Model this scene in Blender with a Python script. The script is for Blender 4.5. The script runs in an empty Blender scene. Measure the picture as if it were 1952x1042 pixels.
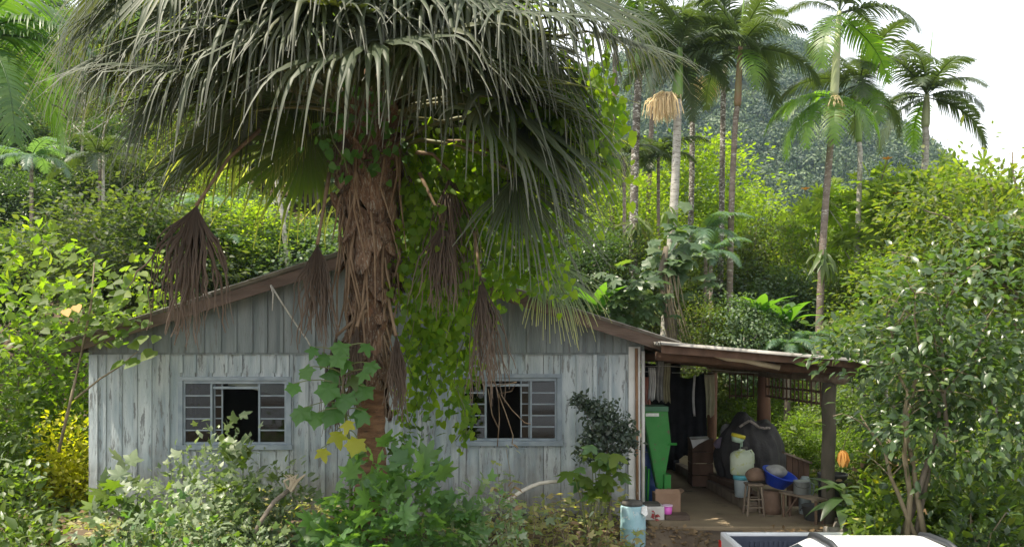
import bpy, math, random
import numpy as np
from mathutils import Vector, Matrix
R = math.radians
sc = bpy.context.scene
col = sc.collection

# ------------------------------------------------------------------ camera
F = 1600.0                     # focal length in photograph pixels (1952 wide)
CAMZ = 2.35
HY = 670.0                     # pixel row of the horizon
cd = bpy.data.cameras.new('camera')
cam = bpy.data.objects.new('camera', cd); col.objects.link(cam)
cam.location = (0, 0, CAMZ); cam.rotation_euler = (R(90), 0, 0)
cd.sensor_width = 36.0; cd.lens = F / 1952 * 36.0
cd.shift_y = (HY - 521) / 1952.0
cd.clip_start = 0.1; cd.clip_end = 3000
sc.camera = cam

# ------------------------------------------------------------------ sky, sun, exposure
SUN = Vector((-0.38, -0.12, 0.91)).normalized()
SUN_EL = math.asin(SUN.z); SUN_ROT = math.atan2(SUN.x, SUN.y)
world = bpy.data.worlds.new('World'); sc.world = world
world.use_nodes = True
nt = world.node_tree; nt.nodes.clear()
wo = nt.nodes.new('ShaderNodeOutputWorld'); bg = nt.nodes.new('ShaderNodeBackground')
sky = nt.nodes.new('ShaderNodeTexSky'); sky.sky_type = 'NISHITA'; sky.sun_disc = False
sky.sun_elevation = SUN_EL; sky.sun_rotation = SUN_ROT; sky.air_density = 1.0; sky.dust_density = 2.0
tc = nt.nodes.new('ShaderNodeTexCoord')
mp = nt.nodes.new('ShaderNodeMapping'); mp.inputs['Scale'].default_value = (1, 1, 2.2)
nz = nt.nodes.new('ShaderNodeTexNoise'); nz.inputs['Scale'].default_value = 2.0; nz.inputs['Detail'].default_value = 6
rp = nt.nodes.new('ShaderNodeValToRGB')
rp.color_ramp.elements[0].position = 0.25; rp.color_ramp.elements[0].color = (0.45, 0.45, 0.45, 1)
rp.color_ramp.elements[1].position = 0.55; rp.color_ramp.elements[1].color = (1, 1, 1, 1)
mx = nt.nodes.new('ShaderNodeMixRGB'); mx.inputs['Color2'].default_value = (9.6, 9.75, 10.0, 1)   # bright thin cloud
L = nt.links.new
L(tc.outputs['Generated'], mp.inputs['Vector']); L(mp.outputs['Vector'], nz.inputs['Vector'])
L(nz.outputs['Fac'], rp.inputs['Fac']); L(rp.outputs['Color'], mx.inputs['Fac'])
L(sky.outputs['Color'], mx.inputs['Color1']); L(mx.outputs['Color'], bg.inputs['Color'])
bg.inputs['Strength'].default_value = 0.10
L(bg.outputs['Background'], wo.inputs['Surface'])
sl = bpy.data.lights.new('sun', 'SUN'); sl.energy = 5.0; sl.angle = R(0.5); sl.color = (1.0, 0.91, 0.74)
so = bpy.data.objects.new('sun', sl); col.objects.link(so); so.location = (-20, 20, 60)
so.rotation_euler = SUN.to_track_quat('Z', 'Y').to_euler()
vs = sc.view_settings
sc.display_settings.display_device = 'sRGB'
vs.view_transform = 'Standard'; vs.look = 'None'; vs.gamma = 1.0; vs.use_curve_mapping = False
vs.exposure = 0.92
cy = sc.cycles
cy.max_bounces = 10; cy.diffuse_bounces = 5; cy.glossy_bounces = 3; cy.transmission_bounces = 6
cy.transparent_max_bounces = 8; cy.volume_bounces = 0
cy.sample_clamp_indirect = 6.0
cy.use_denoising = True
try:
    cy.denoiser = 'OPENIMAGEDENOISE'; cy.denoising_prefilter = 'ACCURATE'
except Exception:
    pass

# ------------------------------------------------------------------ helpers
def at(px, py, d):
    return Vector(((px - 976) / F * d, d, CAMZ + (HY - py) / F * d))

def ax(px, d): return (px - 976) / F * d
def az(py, d): return CAMZ + (HY - py) / F * d

WL = {}
def link(o, parent=None):
    col.objects.link(o)
    if parent is not None:
        o.parent = parent
        WL[o.name] = WL[parent.name]
    return o

def thing(name, label, cat, loc=(0, 0, 0), group=None):
    o = bpy.data.objects.new(name, None)
    o.location = loc; col.objects.link(o); WL[o.name] = Vector(loc)
    o.empty_display_size = 0.2
    o['label'] = label; o['category'] = cat
    if group: o['group'] = group
    return o

def tag(o, label=None, cat=None, group=None, kind=None):
    if label: o['label'] = label
    if cat: o['category'] = cat
    if group: o['group'] = group
    if kind: o['kind'] = kind
    return o

def np_mesh(name, V, faces, mats, smooth=False, attr=None, midx=None):
    """V (n,3); faces: list of int arrays (m,k)."""
    me = bpy.data.meshes.new(name)
    V = np.asarray(V, dtype=np.float32)
    faces = [np.asarray(f, dtype=np.int32) for f in faces if len(f)]
    me.vertices.add(len(V)); me.vertices.foreach_set('co', V.ravel())
    nl = sum(f.size for f in faces); nf = sum(len(f) for f in faces)
    me.loops.add(nl); me.polygons.add(nf)
    me.loops.foreach_set('vertex_index', np.concatenate([f.ravel() for f in faces]))
    tot = np.concatenate([np.full(len(f), f.shape[1], np.int32) for f in faces])
    st = np.concatenate([[0], np.cumsum(tot)[:-1]]).astype(np.int32)
    me.polygons.foreach_set('loop_start', st)
    try: me.polygons.foreach_set('loop_total', tot)
    except Exception: pass
    if smooth: me.polygons.foreach_set('use_smooth', np.ones(nf, dtype=bool))
    if midx is not None: me.polygons.foreach_set('material_index', np.asarray(midx, dtype=np.int32))
    for m in (mats if isinstance(mats, (list, tuple)) else [mats]): me.materials.append(m)
    if attr is not None:
        a = me.attributes.new('tip', 'FLOAT', 'POINT'); a.data.foreach_set('value', np.asarray(attr, dtype=np.float32))
    me.update(calc_edges=True); me.validate()
    return me

def np_obj(name, V, faces, mats, parent=None, smooth=False, attr=None, **kw):
    V = np.asarray(V, dtype=np.float64)
    if parent is not None: V = V - np.array(WL[parent.name])
    o = bpy.data.objects.new(name, np_mesh(name, V, faces, mats, smooth, attr, **kw))
    return link(o, parent)

def inst(name, mesh, parent, M):
    """A part that shares mesh data, M in world space."""
    o = bpy.data.objects.new(name, mesh)
    M = M.copy()
    if parent is not None: M.translation = M.translation - WL[parent.name]
    o.matrix_local = M
    col.objects.link(o)
    if parent is not None: o.parent = parent; o.matrix_parent_inverse = Matrix.Identity(4)
    WL[o.name] = WL[parent.name] if parent is not None else Vector((0, 0, 0))
    return o

def copy_tree(o, parent=None):
    c = o.copy(); col.objects.link(c)
    if parent is not None: c.parent = parent
    for ch in list(o.children): copy_tree(ch, c)
    return c

class MB:
    def __init__(s): s.v = []; s.f = []; s.m = []
    def add(s, vs, fs, m=0):
        b = len(s.v); s.v += [tuple(v) for v in vs]
        s.f += [tuple(i + b for i in f) for f in fs]; s.m += [m] * len(fs); return s
    def box(s, x0, x1, y0, y1, z0, z1, m=0, M=None):
        vs = [Vector((x, y, z)) for z in (z0, z1) for y in (y0, y1) for x in (x0, x1)]
        if M is not None: vs = [M @ v for v in vs]
        return s.add(vs, [(0, 2, 3, 1), (4, 5, 7, 6), (0, 1, 5, 4), (2, 6, 7, 3), (0, 4, 6, 2), (1, 3, 7, 5)], m)
    def prism(s, poly, y0, y1, m=0):          # polygon in x,z extruded along y
        n = len(poly)
        vs = [(p[0], y0, p[1]) for p in poly] + [(p[0], y1, p[1]) for p in poly]
        fs = [tuple(range(n)), tuple(range(2 * n - 1, n - 1, -1))]
        fs += [(i, i + n, (i + 1) % n + n, (i + 1) % n) for i in range(n)]
        return s.add(vs, fs, m)
    def tube(s, pts, rad, n=8, cap=True, m=0, jit=0.0, rng=None):
        pts = [Vector(p) for p in pts]
        if not hasattr(rad, '__len__'): rad = [rad] * len(pts)
        vs = []; ref = Vector((0.13, 0.21, 1))
        for i, p in enumerate(pts):
            t = (pts[min(i + 1, len(pts) - 1)] - pts[max(i - 1, 0)]).normalized()
            if abs(t.dot(ref.normalized())) > 0.95: ref = Vector((1, 0.2, 0.1))
            a = t.cross(ref).normalized(); b = t.cross(a).normalized()
            ref = a.cross(t) if False else ref
            for k in range(n):
                q = 2 * math.pi * k / n
                r = rad[i] * (1 + (rng.uniform(-jit, jit) if rng else 0))
                vs.append(p + a * (math.cos(q) * r) + b * (math.sin(q) * r))
        fs = [(i * n + k, i * n + (k + 1) % n, (i + 1) * n + (k + 1) % n, (i + 1) * n + k)
              for i in range(len(pts) - 1) for k in range(n)]
        if cap:
            fs.append(tuple(range(n - 1, -1, -1))); fs.append(tuple((len(pts) - 1) * n + k for k in range(n)))
        return s.add(vs, fs, m)
    def lathe(s, prof, c=(0, 0, 0), n=20, m=0, sx=1, sy=1):
        vs = []
        for r, z in prof:
            for k in range(n):
                q = 2 * math.pi * k / n
                vs.append((c[0] + math.cos(q) * r * sx, c[1] + math.sin(q) * r * sy, c[2] + z))
        fs = [(i * n + k, i * n + (k + 1) % n, (i + 1) * n + (k + 1) % n, (i + 1) * n + k)
              for i in range(len(prof) - 1) for k in range(n)]
        fs.append(tuple(range(n - 1, -1, -1))); fs.append(tuple((len(prof) - 1) * n + k for k in range(n)))
        return s.add(vs, fs, m)
    def build(s, name, mats, parent=None, smooth=False, bevel=0):
        off = WL[parent.name] if parent is not None else Vector((0, 0, 0))
        me = bpy.data.meshes.new(name)
        me.from_pydata([tuple(Vector(v) - off) for v in s.v], [], s.f)
        for mm in (mats if isinstance(mats, (list, tuple)) else [mats]): me.materials.append(mm)
        me.polygons.foreach_set('material_index', s.m)
        if smooth: me.polygons.foreach_set('use_smooth', [True] * len(me.polygons))
        me.update()
        o = bpy.data.objects.new(name, me); link(o, parent)
        if parent is None: WL[o.name] = Vector((0, 0, 0))
        if bevel:
            b = o.modifiers.new('bevel', 'BEVEL'); b.width = bevel; b.segments = 2; b.limit_method = 'ANGLE'
        return o

# ------------------------------------------------------------------ materials
def newmat(name):
    m = bpy.data.materials.new(name); m.use_nodes = True
    n = m.node_tree; p = n.nodes['Principled BSDF']; return m, n, p

def pmat(name, c1, c2=None, scale=6, rough=0.7, bump=0.0, stretch=(1, 1, 1), metal=0.0, spec=0.4, c3=None, detail=6, bscale=None, lo=0.35, hi=0.65, dirt=None, vary=0.0):
    """two colours mixed by noise, an optional third for worn patches, fine relief"""
    m, n, p = newmat(name)
    p.inputs['Roughness'].default_value = rough; p.inputs['Metallic'].default_value = metal
    p.inputs['Specular IOR Level'].default_value = spec
    t = n.nodes.new('ShaderNodeTexCoord'); mp = n.nodes.new('ShaderNodeMapping'); mp.inputs['Scale'].default_value = stretch
    oi = n.nodes.new('ShaderNodeObjectInfo')
    mul = n.nodes.new('ShaderNodeMath'); mul.operation = 'MULTIPLY'; mul.inputs[1].default_value = 37.0
    cb = n.nodes.new('ShaderNodeCombineXYZ'); l = n.links.new
    l(oi.outputs['Random'], mul.inputs[0]); l(mul.outputs[0], cb.inputs['X']); l(mul.outputs[0], cb.inputs['Y']); l(mul.outputs[0], cb.inputs['Z'])
    l(cb.outputs[0], mp.inputs['Location']); l(t.outputs['Object'], mp.inputs['Vector'])
    z = n.nodes.new('ShaderNodeTexNoise'); z.inputs['Scale'].default_value = scale; z.inputs['Detail'].default_value = detail
    l(mp.outputs[0], z.inputs['Vector'])
    r = n.nodes.new('ShaderNodeValToRGB'); e = r.color_ramp.elements
    e[0].position = lo; e[0].color = (*c1, 1); e[1].position = hi; e[1].color = (*(c2 or c1), 1)
    l(z.outputs['Fac'], r.inputs['Fac'])
    out = r.outputs['Color']
    if c3 is not None:
        z2 = n.nodes.new('ShaderNodeTexNoise'); z2.inputs['Scale'].default_value = scale * 2.3; z2.inputs['Detail'].default_value = 8
        z2.inputs['Roughness'].default_value = 0.7
        l(mp.outputs[0], z2.inputs['Vector'])
        r2 = n.nodes.new('ShaderNodeValToRGB'); r2.color_ramp.elements[0].position = (dirt or 0.58); r2.color_ramp.elements[1].position = (dirt or 0.58) + 0.06
        l(z2.outputs['Fac'], r2.inputs['Fac'])
        x = n.nodes.new('ShaderNodeMixRGB'); x.inputs['Color2'].default_value = (*c3, 1)
        l(r2.outputs['Color'], x.inputs['Fac']); l(out, x.inputs['Color1']); out = x.outputs['Color']
    if vary:
        hs = n.nodes.new('ShaderNodeHueSaturation'); mr = n.nodes.new('ShaderNodeMapRange')
        mr.inputs['To Min'].default_value = 1 - vary; mr.inputs['To Max'].default_value = 1 + vary
        l(oi.outputs['Random'], mr.inputs['Value']); l(mr.outputs[0], hs.inputs['Value']); l(out, hs.inputs['Color']); out = hs.outputs['Color']
    l(out, p.inputs['Base Color'])
    if bump:
        b = n.nodes.new('ShaderNodeBump'); b.inputs['Strength'].default_value = bump; b.inputs['Distance'].default_value = 0.02
        z3 = n.nodes.new('ShaderNodeTexNoise'); z3.inputs['Scale'].default_value = bscale or scale * 4; z3.inputs['Detail'].default_value = 6
        l(mp.outputs[0], z3.inputs['Vector']); l(z3.outputs['Fac'], b.inputs['Height']); l(b.outputs['Normal'], p.inputs['Normal'])
    return m

def leafmat(name, cols, rough=0.45, trans=0.4, tcol=None, spec=0.5, tip=None, tiplo=0.6):
    """leaf colours vary leaf by leaf; thin blades let light through"""
    m, n, p = newmat(name); l = n.links.new
    g = n.nodes.new('ShaderNodeNewGeometry'); oi = n.nodes.new('ShaderNodeObjectInfo')
    a = n.nodes.new('ShaderNodeMath'); a.operation = 'ADD'; fr = n.nodes.new('ShaderNodeMath'); fr.operation = 'FRACT'
    l(g.outputs['Random Per Island'], a.inputs[0]); l(oi.outputs['Random'], a.inputs[1]); l(a.outputs[0], fr.inputs[0])
    r = n.nodes.new('ShaderNodeValToRGB'); e = r.color_ramp.elements
    k = len(cols)
    e[0].position = 0; e[0].color = (*cols[0], 1); e[1].position = 1; e[1].color = (*cols[-1], 1)
    for i in range(1, k - 1):
        q = e.new(i / (k - 1)); q.color = (*cols[i], 1)
    l(fr.outputs[0], r.inputs['Fac'])
    out = r.outputs['Color']
    if tip is not None:
        at_ = n.nodes.new('ShaderNodeAttribute'); at_.attribute_name = 'tip'
        r2 = n.nodes.new('ShaderNodeValToRGB'); r2.color_ramp.elements[0].position = tiplo; r2.color_ramp.elements[1].position = 0.95
        l(at_.outputs['Fac'], r2.inputs['Fac'])
        x = n.nodes.new('ShaderNodeMixRGB'); x.inputs['Color2'].default_value = (*tip, 1)
        l(r2.outputs['Color'], x.inputs['Fac']); l(out, x.inputs['Color1']); out = x.outputs['Color']
    l(out, p.inputs['Base Color']); p.inputs['Roughness'].default_value = rough; p.inputs['Specular IOR Level'].default_value = spec
    if trans:
        tb = n.nodes.new('ShaderNodeBsdfTranslucent'); ms = n.nodes.new('ShaderNodeMixShader'); ms.inputs[0].default_value = trans
        mm = n.nodes.new('ShaderNodeMixRGB'); mm.blend_type = 'MULTIPLY'; mm.inputs['Fac'].default_value = 1
        mm.inputs['Color2'].default_value = (*(tcol or (3.2, 3.4, 0.8)), 1)
        l(out, mm.inputs['Color1']); l(mm.outputs['Color'], tb.inputs['Color'])
        l(p.outputs[0], ms.inputs[1]); l(tb.outputs[0], ms.inputs[2])
        l(ms.outputs[0], n.nodes['Material Output'].inputs['Surface'])
    return m

M = {}
M['leaf_lime'] = leafmat('leaf_lime', [(.07, .115, .018), (.09, .15, .022), (.13, .17, .028), (.06, .10, .02), (.10, .14, .03)], trans=.5, rough=.5, spec=.35, tcol=(3.0, 3.3, .8))
M['leaf_mid'] = leafmat('leaf_mid', [(.05, .085, .022), (.08, .125, .026), (.11, .15, .03), (.04, .07, .022)], trans=.42)
M['leaf_olive'] = leafmat('leaf_olive', [(.055, .09, .022), (.085, .12, .028), (.07, .105, .026), (.13, .14, .035), (.045, .075, .022)], trans=.42, rough=.5, spec=.4)
M['leaf_dark'] = leafmat('leaf_dark', [(.03, .06, .02), (.045, .08, .025), (.06, .10, .03)], rough=.35, trans=.3)
M['leaf_gloss'] = leafmat('leaf_gloss', [(.032, .062, .025), (.048, .084, .03), (.06, .10, .035), (.04, .072, .03), (.10, .14, .035)], rough=.34, trans=.32, spec=.6, tcol=(3, 3.4, .9))
M['leaf_pale'] = leafmat('leaf_pale', [(.14, .19, .10), (.20, .25, .15), (.27, .31, .21), (.10, .15, .07), (.17, .22, .08)], rough=.42, trans=.28, tcol=(2.0, 2.3, 1.0))
M['leaf_star'] = leafmat('leaf_star', [(.06, .13, .045), (.085, .165, .055), (.11, .19, .06), (.07, .14, .055)], rough=.5, trans=.4)
M['leaf_lobed'] = leafmat('leaf_lobed', [(.045, .12, .025), (.065, .15, .03), (.05, .13, .025)], rough=.5, trans=.4)
M['leaf_slope'] = leafmat('leaf_slope', [(.035, .058, .024), (.055, .08, .032), (.075, .098, .04), (.03, .048, .025), (.11, .13, .045)], trans=.38, rough=.55, spec=.35)
M['leaf_fresh'] = leafmat('leaf_fresh', [(.06, .10, .022), (.10, .155, .028), (.13, .175, .03), (.06, .10, .022), (.16, .18, .035)], trans=.5, rough=.5, spec=.35)
M['leaf_canopy'] = leafmat('leaf_canopy', [(.095, .145, .018), (.12, .18, .022), (.165, .205, .028), (.085, .13, .02)], trans=.5, rough=.55, spec=.3, tcol=(3.2, 3.4, .75))
M['leaf_umbrella'] = leafmat('leaf_umbrella', [(.13, .18, .04), (.17, .22, .05), (.10, .16, .03)], trans=.5, rough=.6, spec=.3)
M['leaf_yellow'] = leafmat('leaf_yellow', [(.30, .28, .02), (.24, .25, .02)], rough=.5, trans=.45)
M['leaf_blue'] = leafmat('leaf_blue', [(.05, .09, .045), (.07, .11, .055), (.09, .13, .06)], rough=.5, trans=.3)
M['leaf_dry'] = leafmat('leaf_dry', [(.22, .15, .08), (.16, .11, .06), (.28, .2, .11)], rough=.8, trans=.2, tcol=(1.5, 1.3, 1.0), spec=.2)
M['leaf_orange'] = leafmat('leaf_orange', [(.5, .24, .05), (.55, .32, .08)], rough=.6, trans=.4, tcol=(1.6, 1.4, 1))
M['weed'] = leafmat('weed', [(.24, .25, .09), (.18, .22, .06), (.30, .29, .13), (.34, .28, .16)], rough=.6, trans=.35)
M['fan'] = leafmat('fan', [(.034, .05, .026), (.048, .066, .034), (.058, .076, .04), (.042, .056, .03), (.07, .08, .036)], rough=.5, trans=.24, tip=(.10, .105, .085), tiplo=.66, spec=.32, tcol=(3.4, 3.2, .7))
M['fan_young_backlit'] = leafmat('fan_young_backlit', [(.06, .10, .03), (.08, .12, .035)], rough=.42, trans=.38, tip=(.26, .26, .12), tiplo=.6, spec=.5)  # young fronds, and rear fringe with its backlit glow put into the colour
M['fan_dead'] = leafmat('fan_dead', [(.062, .046, .033), (.09, .068, .05), (.048, .036, .027)], rough=.8, trans=.12, tcol=(1.5, 1.2, .9), tip=(.15, .115, .085), tiplo=.3, spec=.2)
M['feather_mid'] = leafmat('feather_mid', [(.035, .085, .022), (.05, .105, .028), (.065, .12, .03)], rough=.42, trans=.34, spec=.45)
M['feather'] = leafmat('feather', [(.04, .062, .03), (.05, .075, .035), (.062, .086, .04)], rough=.42, trans=.24, spec=.5)
M['feather_lit'] = leafmat('feather_lit', [(.07, .14, .025), (.10, .17, .03)], rough=.4, trans=.5, spec=.45)  # backlit glow of the low hanging fronds put into the leaf colour
M['banana'] = leafmat('banana', [(.05, .11, .025), (.07, .14, .03)], rough=.4, trans=.45)
M['flower'] = leafmat('flower', [(.72, .60, .34), (.78, .66, .42), (.62, .5, .28)], rough=.8, trans=.3, tcol=(1.3, 1.2, 1))
M['petiole'] = pmat('petiole', (.10, .12, .04), (.16, .14, .06), 8, .5)
M['petiole_dry'] = pmat('petiole_dry', (.14, .09, .05), (.22, .16, .10), 8, .8)
M['bark'] = pmat('bark', (.10, .08, .06), (.2, .17, .13), 5, .9, .5, (1, 1, .4))
M['bark_pale'] = pmat('bark_pale', (.35, .32, .26), (.5, .47, .40), 5, .85, .3, (1, 1, .5))
M['twig'] = pmat('twig', (.16, .13, .08), (.24, .2, .13), 8, .9)
M['stem_green'] = pmat('stem_green', (.10, .13, .04), (.15, .17, .06), 8, .6)
M['fan_trunk'] = pmat('fan_trunk', (.115, .058, .03), (.20, .112, .06), 5, .95, .8, (1, 1, 4), c3=(.05, .035, .025), bscale=16)
M['leaf_base'] = pmat('leaf_base', (.08, .045, .026), (.19, .118, .07), 9, .95, .9, (4, 4, .5), c3=(.26, .235, .18), dirt=.54, vary=.3)
M['soil'] = pmat('soil', (.07, .05, .035), (.14, .105, .07), 2.5, 1.0, .6, c3=(.18, .13, .07), dirt=.6)
M['hill_soil'] = pmat('hill_soil', (.035, .05, .02), (.06, .07, .03), .8, 1.0, .3)
# ------------------------------------------------------------------ leaves
def T(v, f): return (np.array(v, float), [np.array(x, int) for x in f])
TPL = {}
TPL['rhomb'] = T([(0, 0, 0), (.45, .28, .06), (1, 0, -.10), (.45, -.28, .06), (.5, 0, -.01)], [[(0, 4, 1), (1, 4, 2), (2, 4, 3), (3, 4, 0)]])
TPL['card'] = T([(0, 0, 0), (.5, .3, .04), (1, 0, -.08), (.5, -.3, .04)], [[(0, 2, 1), (0, 3, 2)]])
TPL['ovate'] = T([(0, 0, 0), (.22, .2, .04), (.6, .22, .03), (1, 0, -.16), (.6, -.22, .03), (.22, -.2, .04), (.25, 0, 0), (.62, 0, -.03)],
                 [[(0, 6, 1), (0, 5, 6), (7, 3, 2), (7, 4, 3)], [(6, 7, 2, 1), (5, 4, 7, 6)]])
TPL['heart'] = T([(0, 0, 0), (-.12, .22, 0), (.15, .42, .02), (.55, .33, 0), (1, 0, -.12), (.55, -.33, 0), (.15, -.42, .02), (-.12, -.22, 0), (.4, 0, -.05)],
                 [[(8, 1, 0), (8, 2, 1), (8, 3, 2), (8, 4, 3), (8, 5, 4), (8, 6, 5), (8, 7, 6), (8, 0, 7)]])
def palmate(lobes, sinus, amax, wob=0.0, seed=0):
    rng = random.Random(seed); v = [(.25, 0, .05)]; out = []
    k = len(lobes)
    out.append((0.02, 0, 0.02))
    for i, l in enumerate(lobes):
        a = -amax + 2 * amax * i / (k - 1)
        da = amax / (k - 1)
        for (fa, fr) in ((-.45, .72), (0, 1.0), (.45, .72)):
            aa = a + fa * da; r = l * fr * (1 + rng.uniform(-wob, wob))
            out.append((.25 + r * math.cos(aa), r * math.sin(aa), -.10 * r * r + .03 * rng.uniform(-1, 1)))
        if i < k - 1:
            aa = a + da; r = sinus * (l + lobes[i + 1]) / 2
            out.append((.25 + r * math.cos(aa), r * math.sin(aa), .06))
    n = len(out); f = [(0, 1 + i, 1 + (i + 1) % n) for i in range(n)]
    return T(v + out, [f])
TPL['star'] = palmate([.42, .58, .72, .78, .72, .58, .42], .5, R(135), .08, 1)
TPL['star2'] = palmate([.40, .60, .75, .60, .40], .55, R(125), .1, 2)
TPL['lobed'] = palmate([.5, .62, .7, .62, .5], .78, R(135), .06, 3)
TPL['finger'] = palmate([.5, .62, .72, .75, .72, .62, .5], .22, R(120), .05, 4)
def strip(n, w, droop):
    v = []; f = []
    for i in range(n + 1):
        t = i / n; ww = w * math.sin(math.pi * min(.97, .12 + t * .86)); z = -droop * t * t; x = t * (1 - .25 * droop * t)
        v += [(x, ww, z + .25 * ww), (x, 0, z), (x, -ww, z + .25 * ww)]
    for i in range(n):
        b = i * 3; f += [(b, b + 1, b + 4, b + 3), (b + 1, b + 2, b + 5, b + 4)]
    return T(v, [f])
TPL['strap'] = strip(5, .08, .5)
TPL['banana'] = strip(8, .15, .55)
TPL['blade'] = strip(4, .03, .5)
TPL['lance'] = strip(3, .12, .25)

def nrm(a):
    l = np.linalg.norm(a, axis=-1, keepdims=True); l[l < 1e-9] = 1
    return a / l

def scatter(tpl, P, D, N, S):
    tv, tf = TPL[tpl]
    D = nrm(D); sd = nrm(np.cross(N, D)); n2 = np.cross(D, sd)
    V = P[:, None, :] + S[:, None, None] * (tv[None, :, 0:1] * D[:, None] + tv[None, :, 1:2] * sd[:, None] + tv[None, :, 2:3] * n2[:, None])
    k = len(tv); m = len(P); off = (np.arange(m) * k)[:, None, None]
    fs = [(f[None] + off).reshape(-1, f.shape[1]) for f in tf]
    return V.reshape(-1, 3), fs

class Fol:
    """collects many leaves into one mesh"""
    def __init__(s): s.V = []; s.F = {}; s.n = 0
    def add(s, V, fs):
        s.V.append(V)
        for f in fs: s.F.setdefault(f.shape[1], []).append(f + s.n)
        s.n += len(V)
    def obj(s, name, mat, parent=None, stuff=False):
        o = np_obj(name, np.concatenate(s.V), [np.concatenate(f) for f in s.F.values()], mat, parent)
        if stuff: o['kind'] = 'stuff'
        return o

LEAFMESH = {}
def leafmesh(tpl, mat):
    k = (tpl, mat)
    if k not in LEAFMESH:
        tv, tf = TPL[tpl]; LEAFMESH[k] = np_mesh('leaf', tv, tf, M[mat])
    return LEAFMESH[k]

def leaf_part(parent, tpl, mat, p, d, n, s, name='leaf', label=None):
    d = Vector(d).normalized(); sd = Vector(n).cross(d)
    if sd.length < 1e-4: sd = Vector((1, 0, 0)).cross(d)
    sd.normalize(); n2 = d.cross(sd)
    mtx = Matrix(((d.x * s, sd.x * s, n2.x * s, p[0]), (d.y * s, sd.y * s, n2.y * s, p[1]), (d.z * s, sd.z * s, n2.z * s, p[2]), (0, 0, 0, 1)))
    o = inst(name, leafmesh(tpl, mat), parent, mtx)
    if label: o['label'] = label
    return o

def rnd_dirs(rg, n):
    return nrm(rg.normal(size=(n, 3)))

def crown(rg, c, rad, ncl, per, size, tpl, flat=.55, clr=.35, hollow=.35, droop=.25, lump=.3):
    """clumps of leaves spread through an uneven ellipsoid: returns Fol and clump centres"""
    c = np.array(c, float); rad = np.array(rad, float)
    d = rnd_dirs(rg, ncl); u = rg.uniform(hollow ** 3, 1, size=(ncl, 1)) ** (1 / 3)
    lob = rnd_dirs(rg, 5); k = 1 + lump * np.max(d @ lob.T, axis=1, keepdims=True) - lump * .7
    C = c + d * u * rad * k
    fol = Fol()
    sc_ = clr * rad.mean()
    n = rg.poisson(per, ncl); idx = np.repeat(np.arange(ncl), n)
    off = rg.normal(size=(len(idx), 3)) * np.array([1, 1, flat]) * sc_ * rg.uniform(.6, 1.2, size=(ncl, 1))[idx]
    P = C[idx] + off
    D = nrm(nrm(off) * .7 + nrm(P - c) * .5 + rg.normal(size=off.shape) * .45 + np.array([0, 0, -droop]))
    N = nrm(rg.normal(size=off.shape) * .5 + np.array([0, 0, 1.0]) + nrm(P - c) * .35)
    S = size * rg.uniform(.6, 1.25, size=len(idx))
    fol.add(*scatter(tpl, P, D, N, S))
    return fol, C

def limb(mb, a, b, r0, r1, rng, n=5, wob=.12, sides=6):
    a = Vector(a); b = Vector(b); ln = (b - a).length; pts = []; rr = []
    for i in range(n + 1):
        t = i / n
        w = Vector((rng.uniform(-1, 1), rng.uniform(-1, 1), rng.uniform(-.5, .5))) * wob * ln * (math.sin(math.pi * t))
        pts.append(a.lerp(b, t) + w * .6 + Vector((0, 0, .10 * ln * math.sin(math.pi * t)))); rr.append(r0 + (r1 - r0) * t)
    mb.tube(pts, rr, sides)
    return pts

PROTO = {}
def tree_proto(key, name, h, rad, ncl, per, size, tpl, leaf, bark, tr, seed, cz=None, nl=14, **kw):
    """first use builds it; later uses copy it with shared meshes"""
    PROTO[key] = dict(name=name, h=h, rad=rad, ncl=ncl, per=per, size=size, tpl=tpl, leaf=leaf, bark=bark, tr=tr, seed=seed, cz=cz, nl=nl, kw=kw, obj=None)

def plant_tree(key, loc, label, cat='tree', group=None, rot=0.0, scale=1.0, zs=1.0):
    p = PROTO[key]
    if p['obj'] is None:
        rg = np.random.default_rng(p['seed']); rng = random.Random(p['seed'])
        t = thing(p['name'], label, cat, (0, 0, 0), group)
        cz = p['cz'] if p['cz'] is not None else p['h'] - p['rad'][2] * .8
        fol, C = crown(rg, (0, 0, cz), p['rad'], p['ncl'], p['per'], p['size'], p['tpl'], **p['kw'])
        mb = MB(); top = Vector((rng.uniform(-.2, .2), rng.uniform(-.2, .2), cz + p['rad'][2] * .2))
        pts = limb(mb, (0, 0, -.6), top, p['tr'], p['tr'] * .45, rng, 7, .05, 8)
        for q in C[rng.sample(range(len(C)), min(p['nl'], len(C)))]:
            st = pts[rng.randint(3, 6)]
            limb(mb, st, q, p['tr'] * .35, p['tr'] * .08, rng, 4, .1, 5)
        mb.build('trunk', M[p['bark']], t, smooth=True)
        fol.obj('crown', M[p['leaf']], t)
        p['obj'] = t; o = t
    else:
        o = copy_tree(p['obj']); o['label'] = label; o['category'] = cat
        if group: o['group'] = group
        elif 'group' in o: del o['group']
    o.location = loc; o.rotation_euler = (0, 0, rot); o.scale = (scale, scale, scale * zs)
    return o

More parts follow.
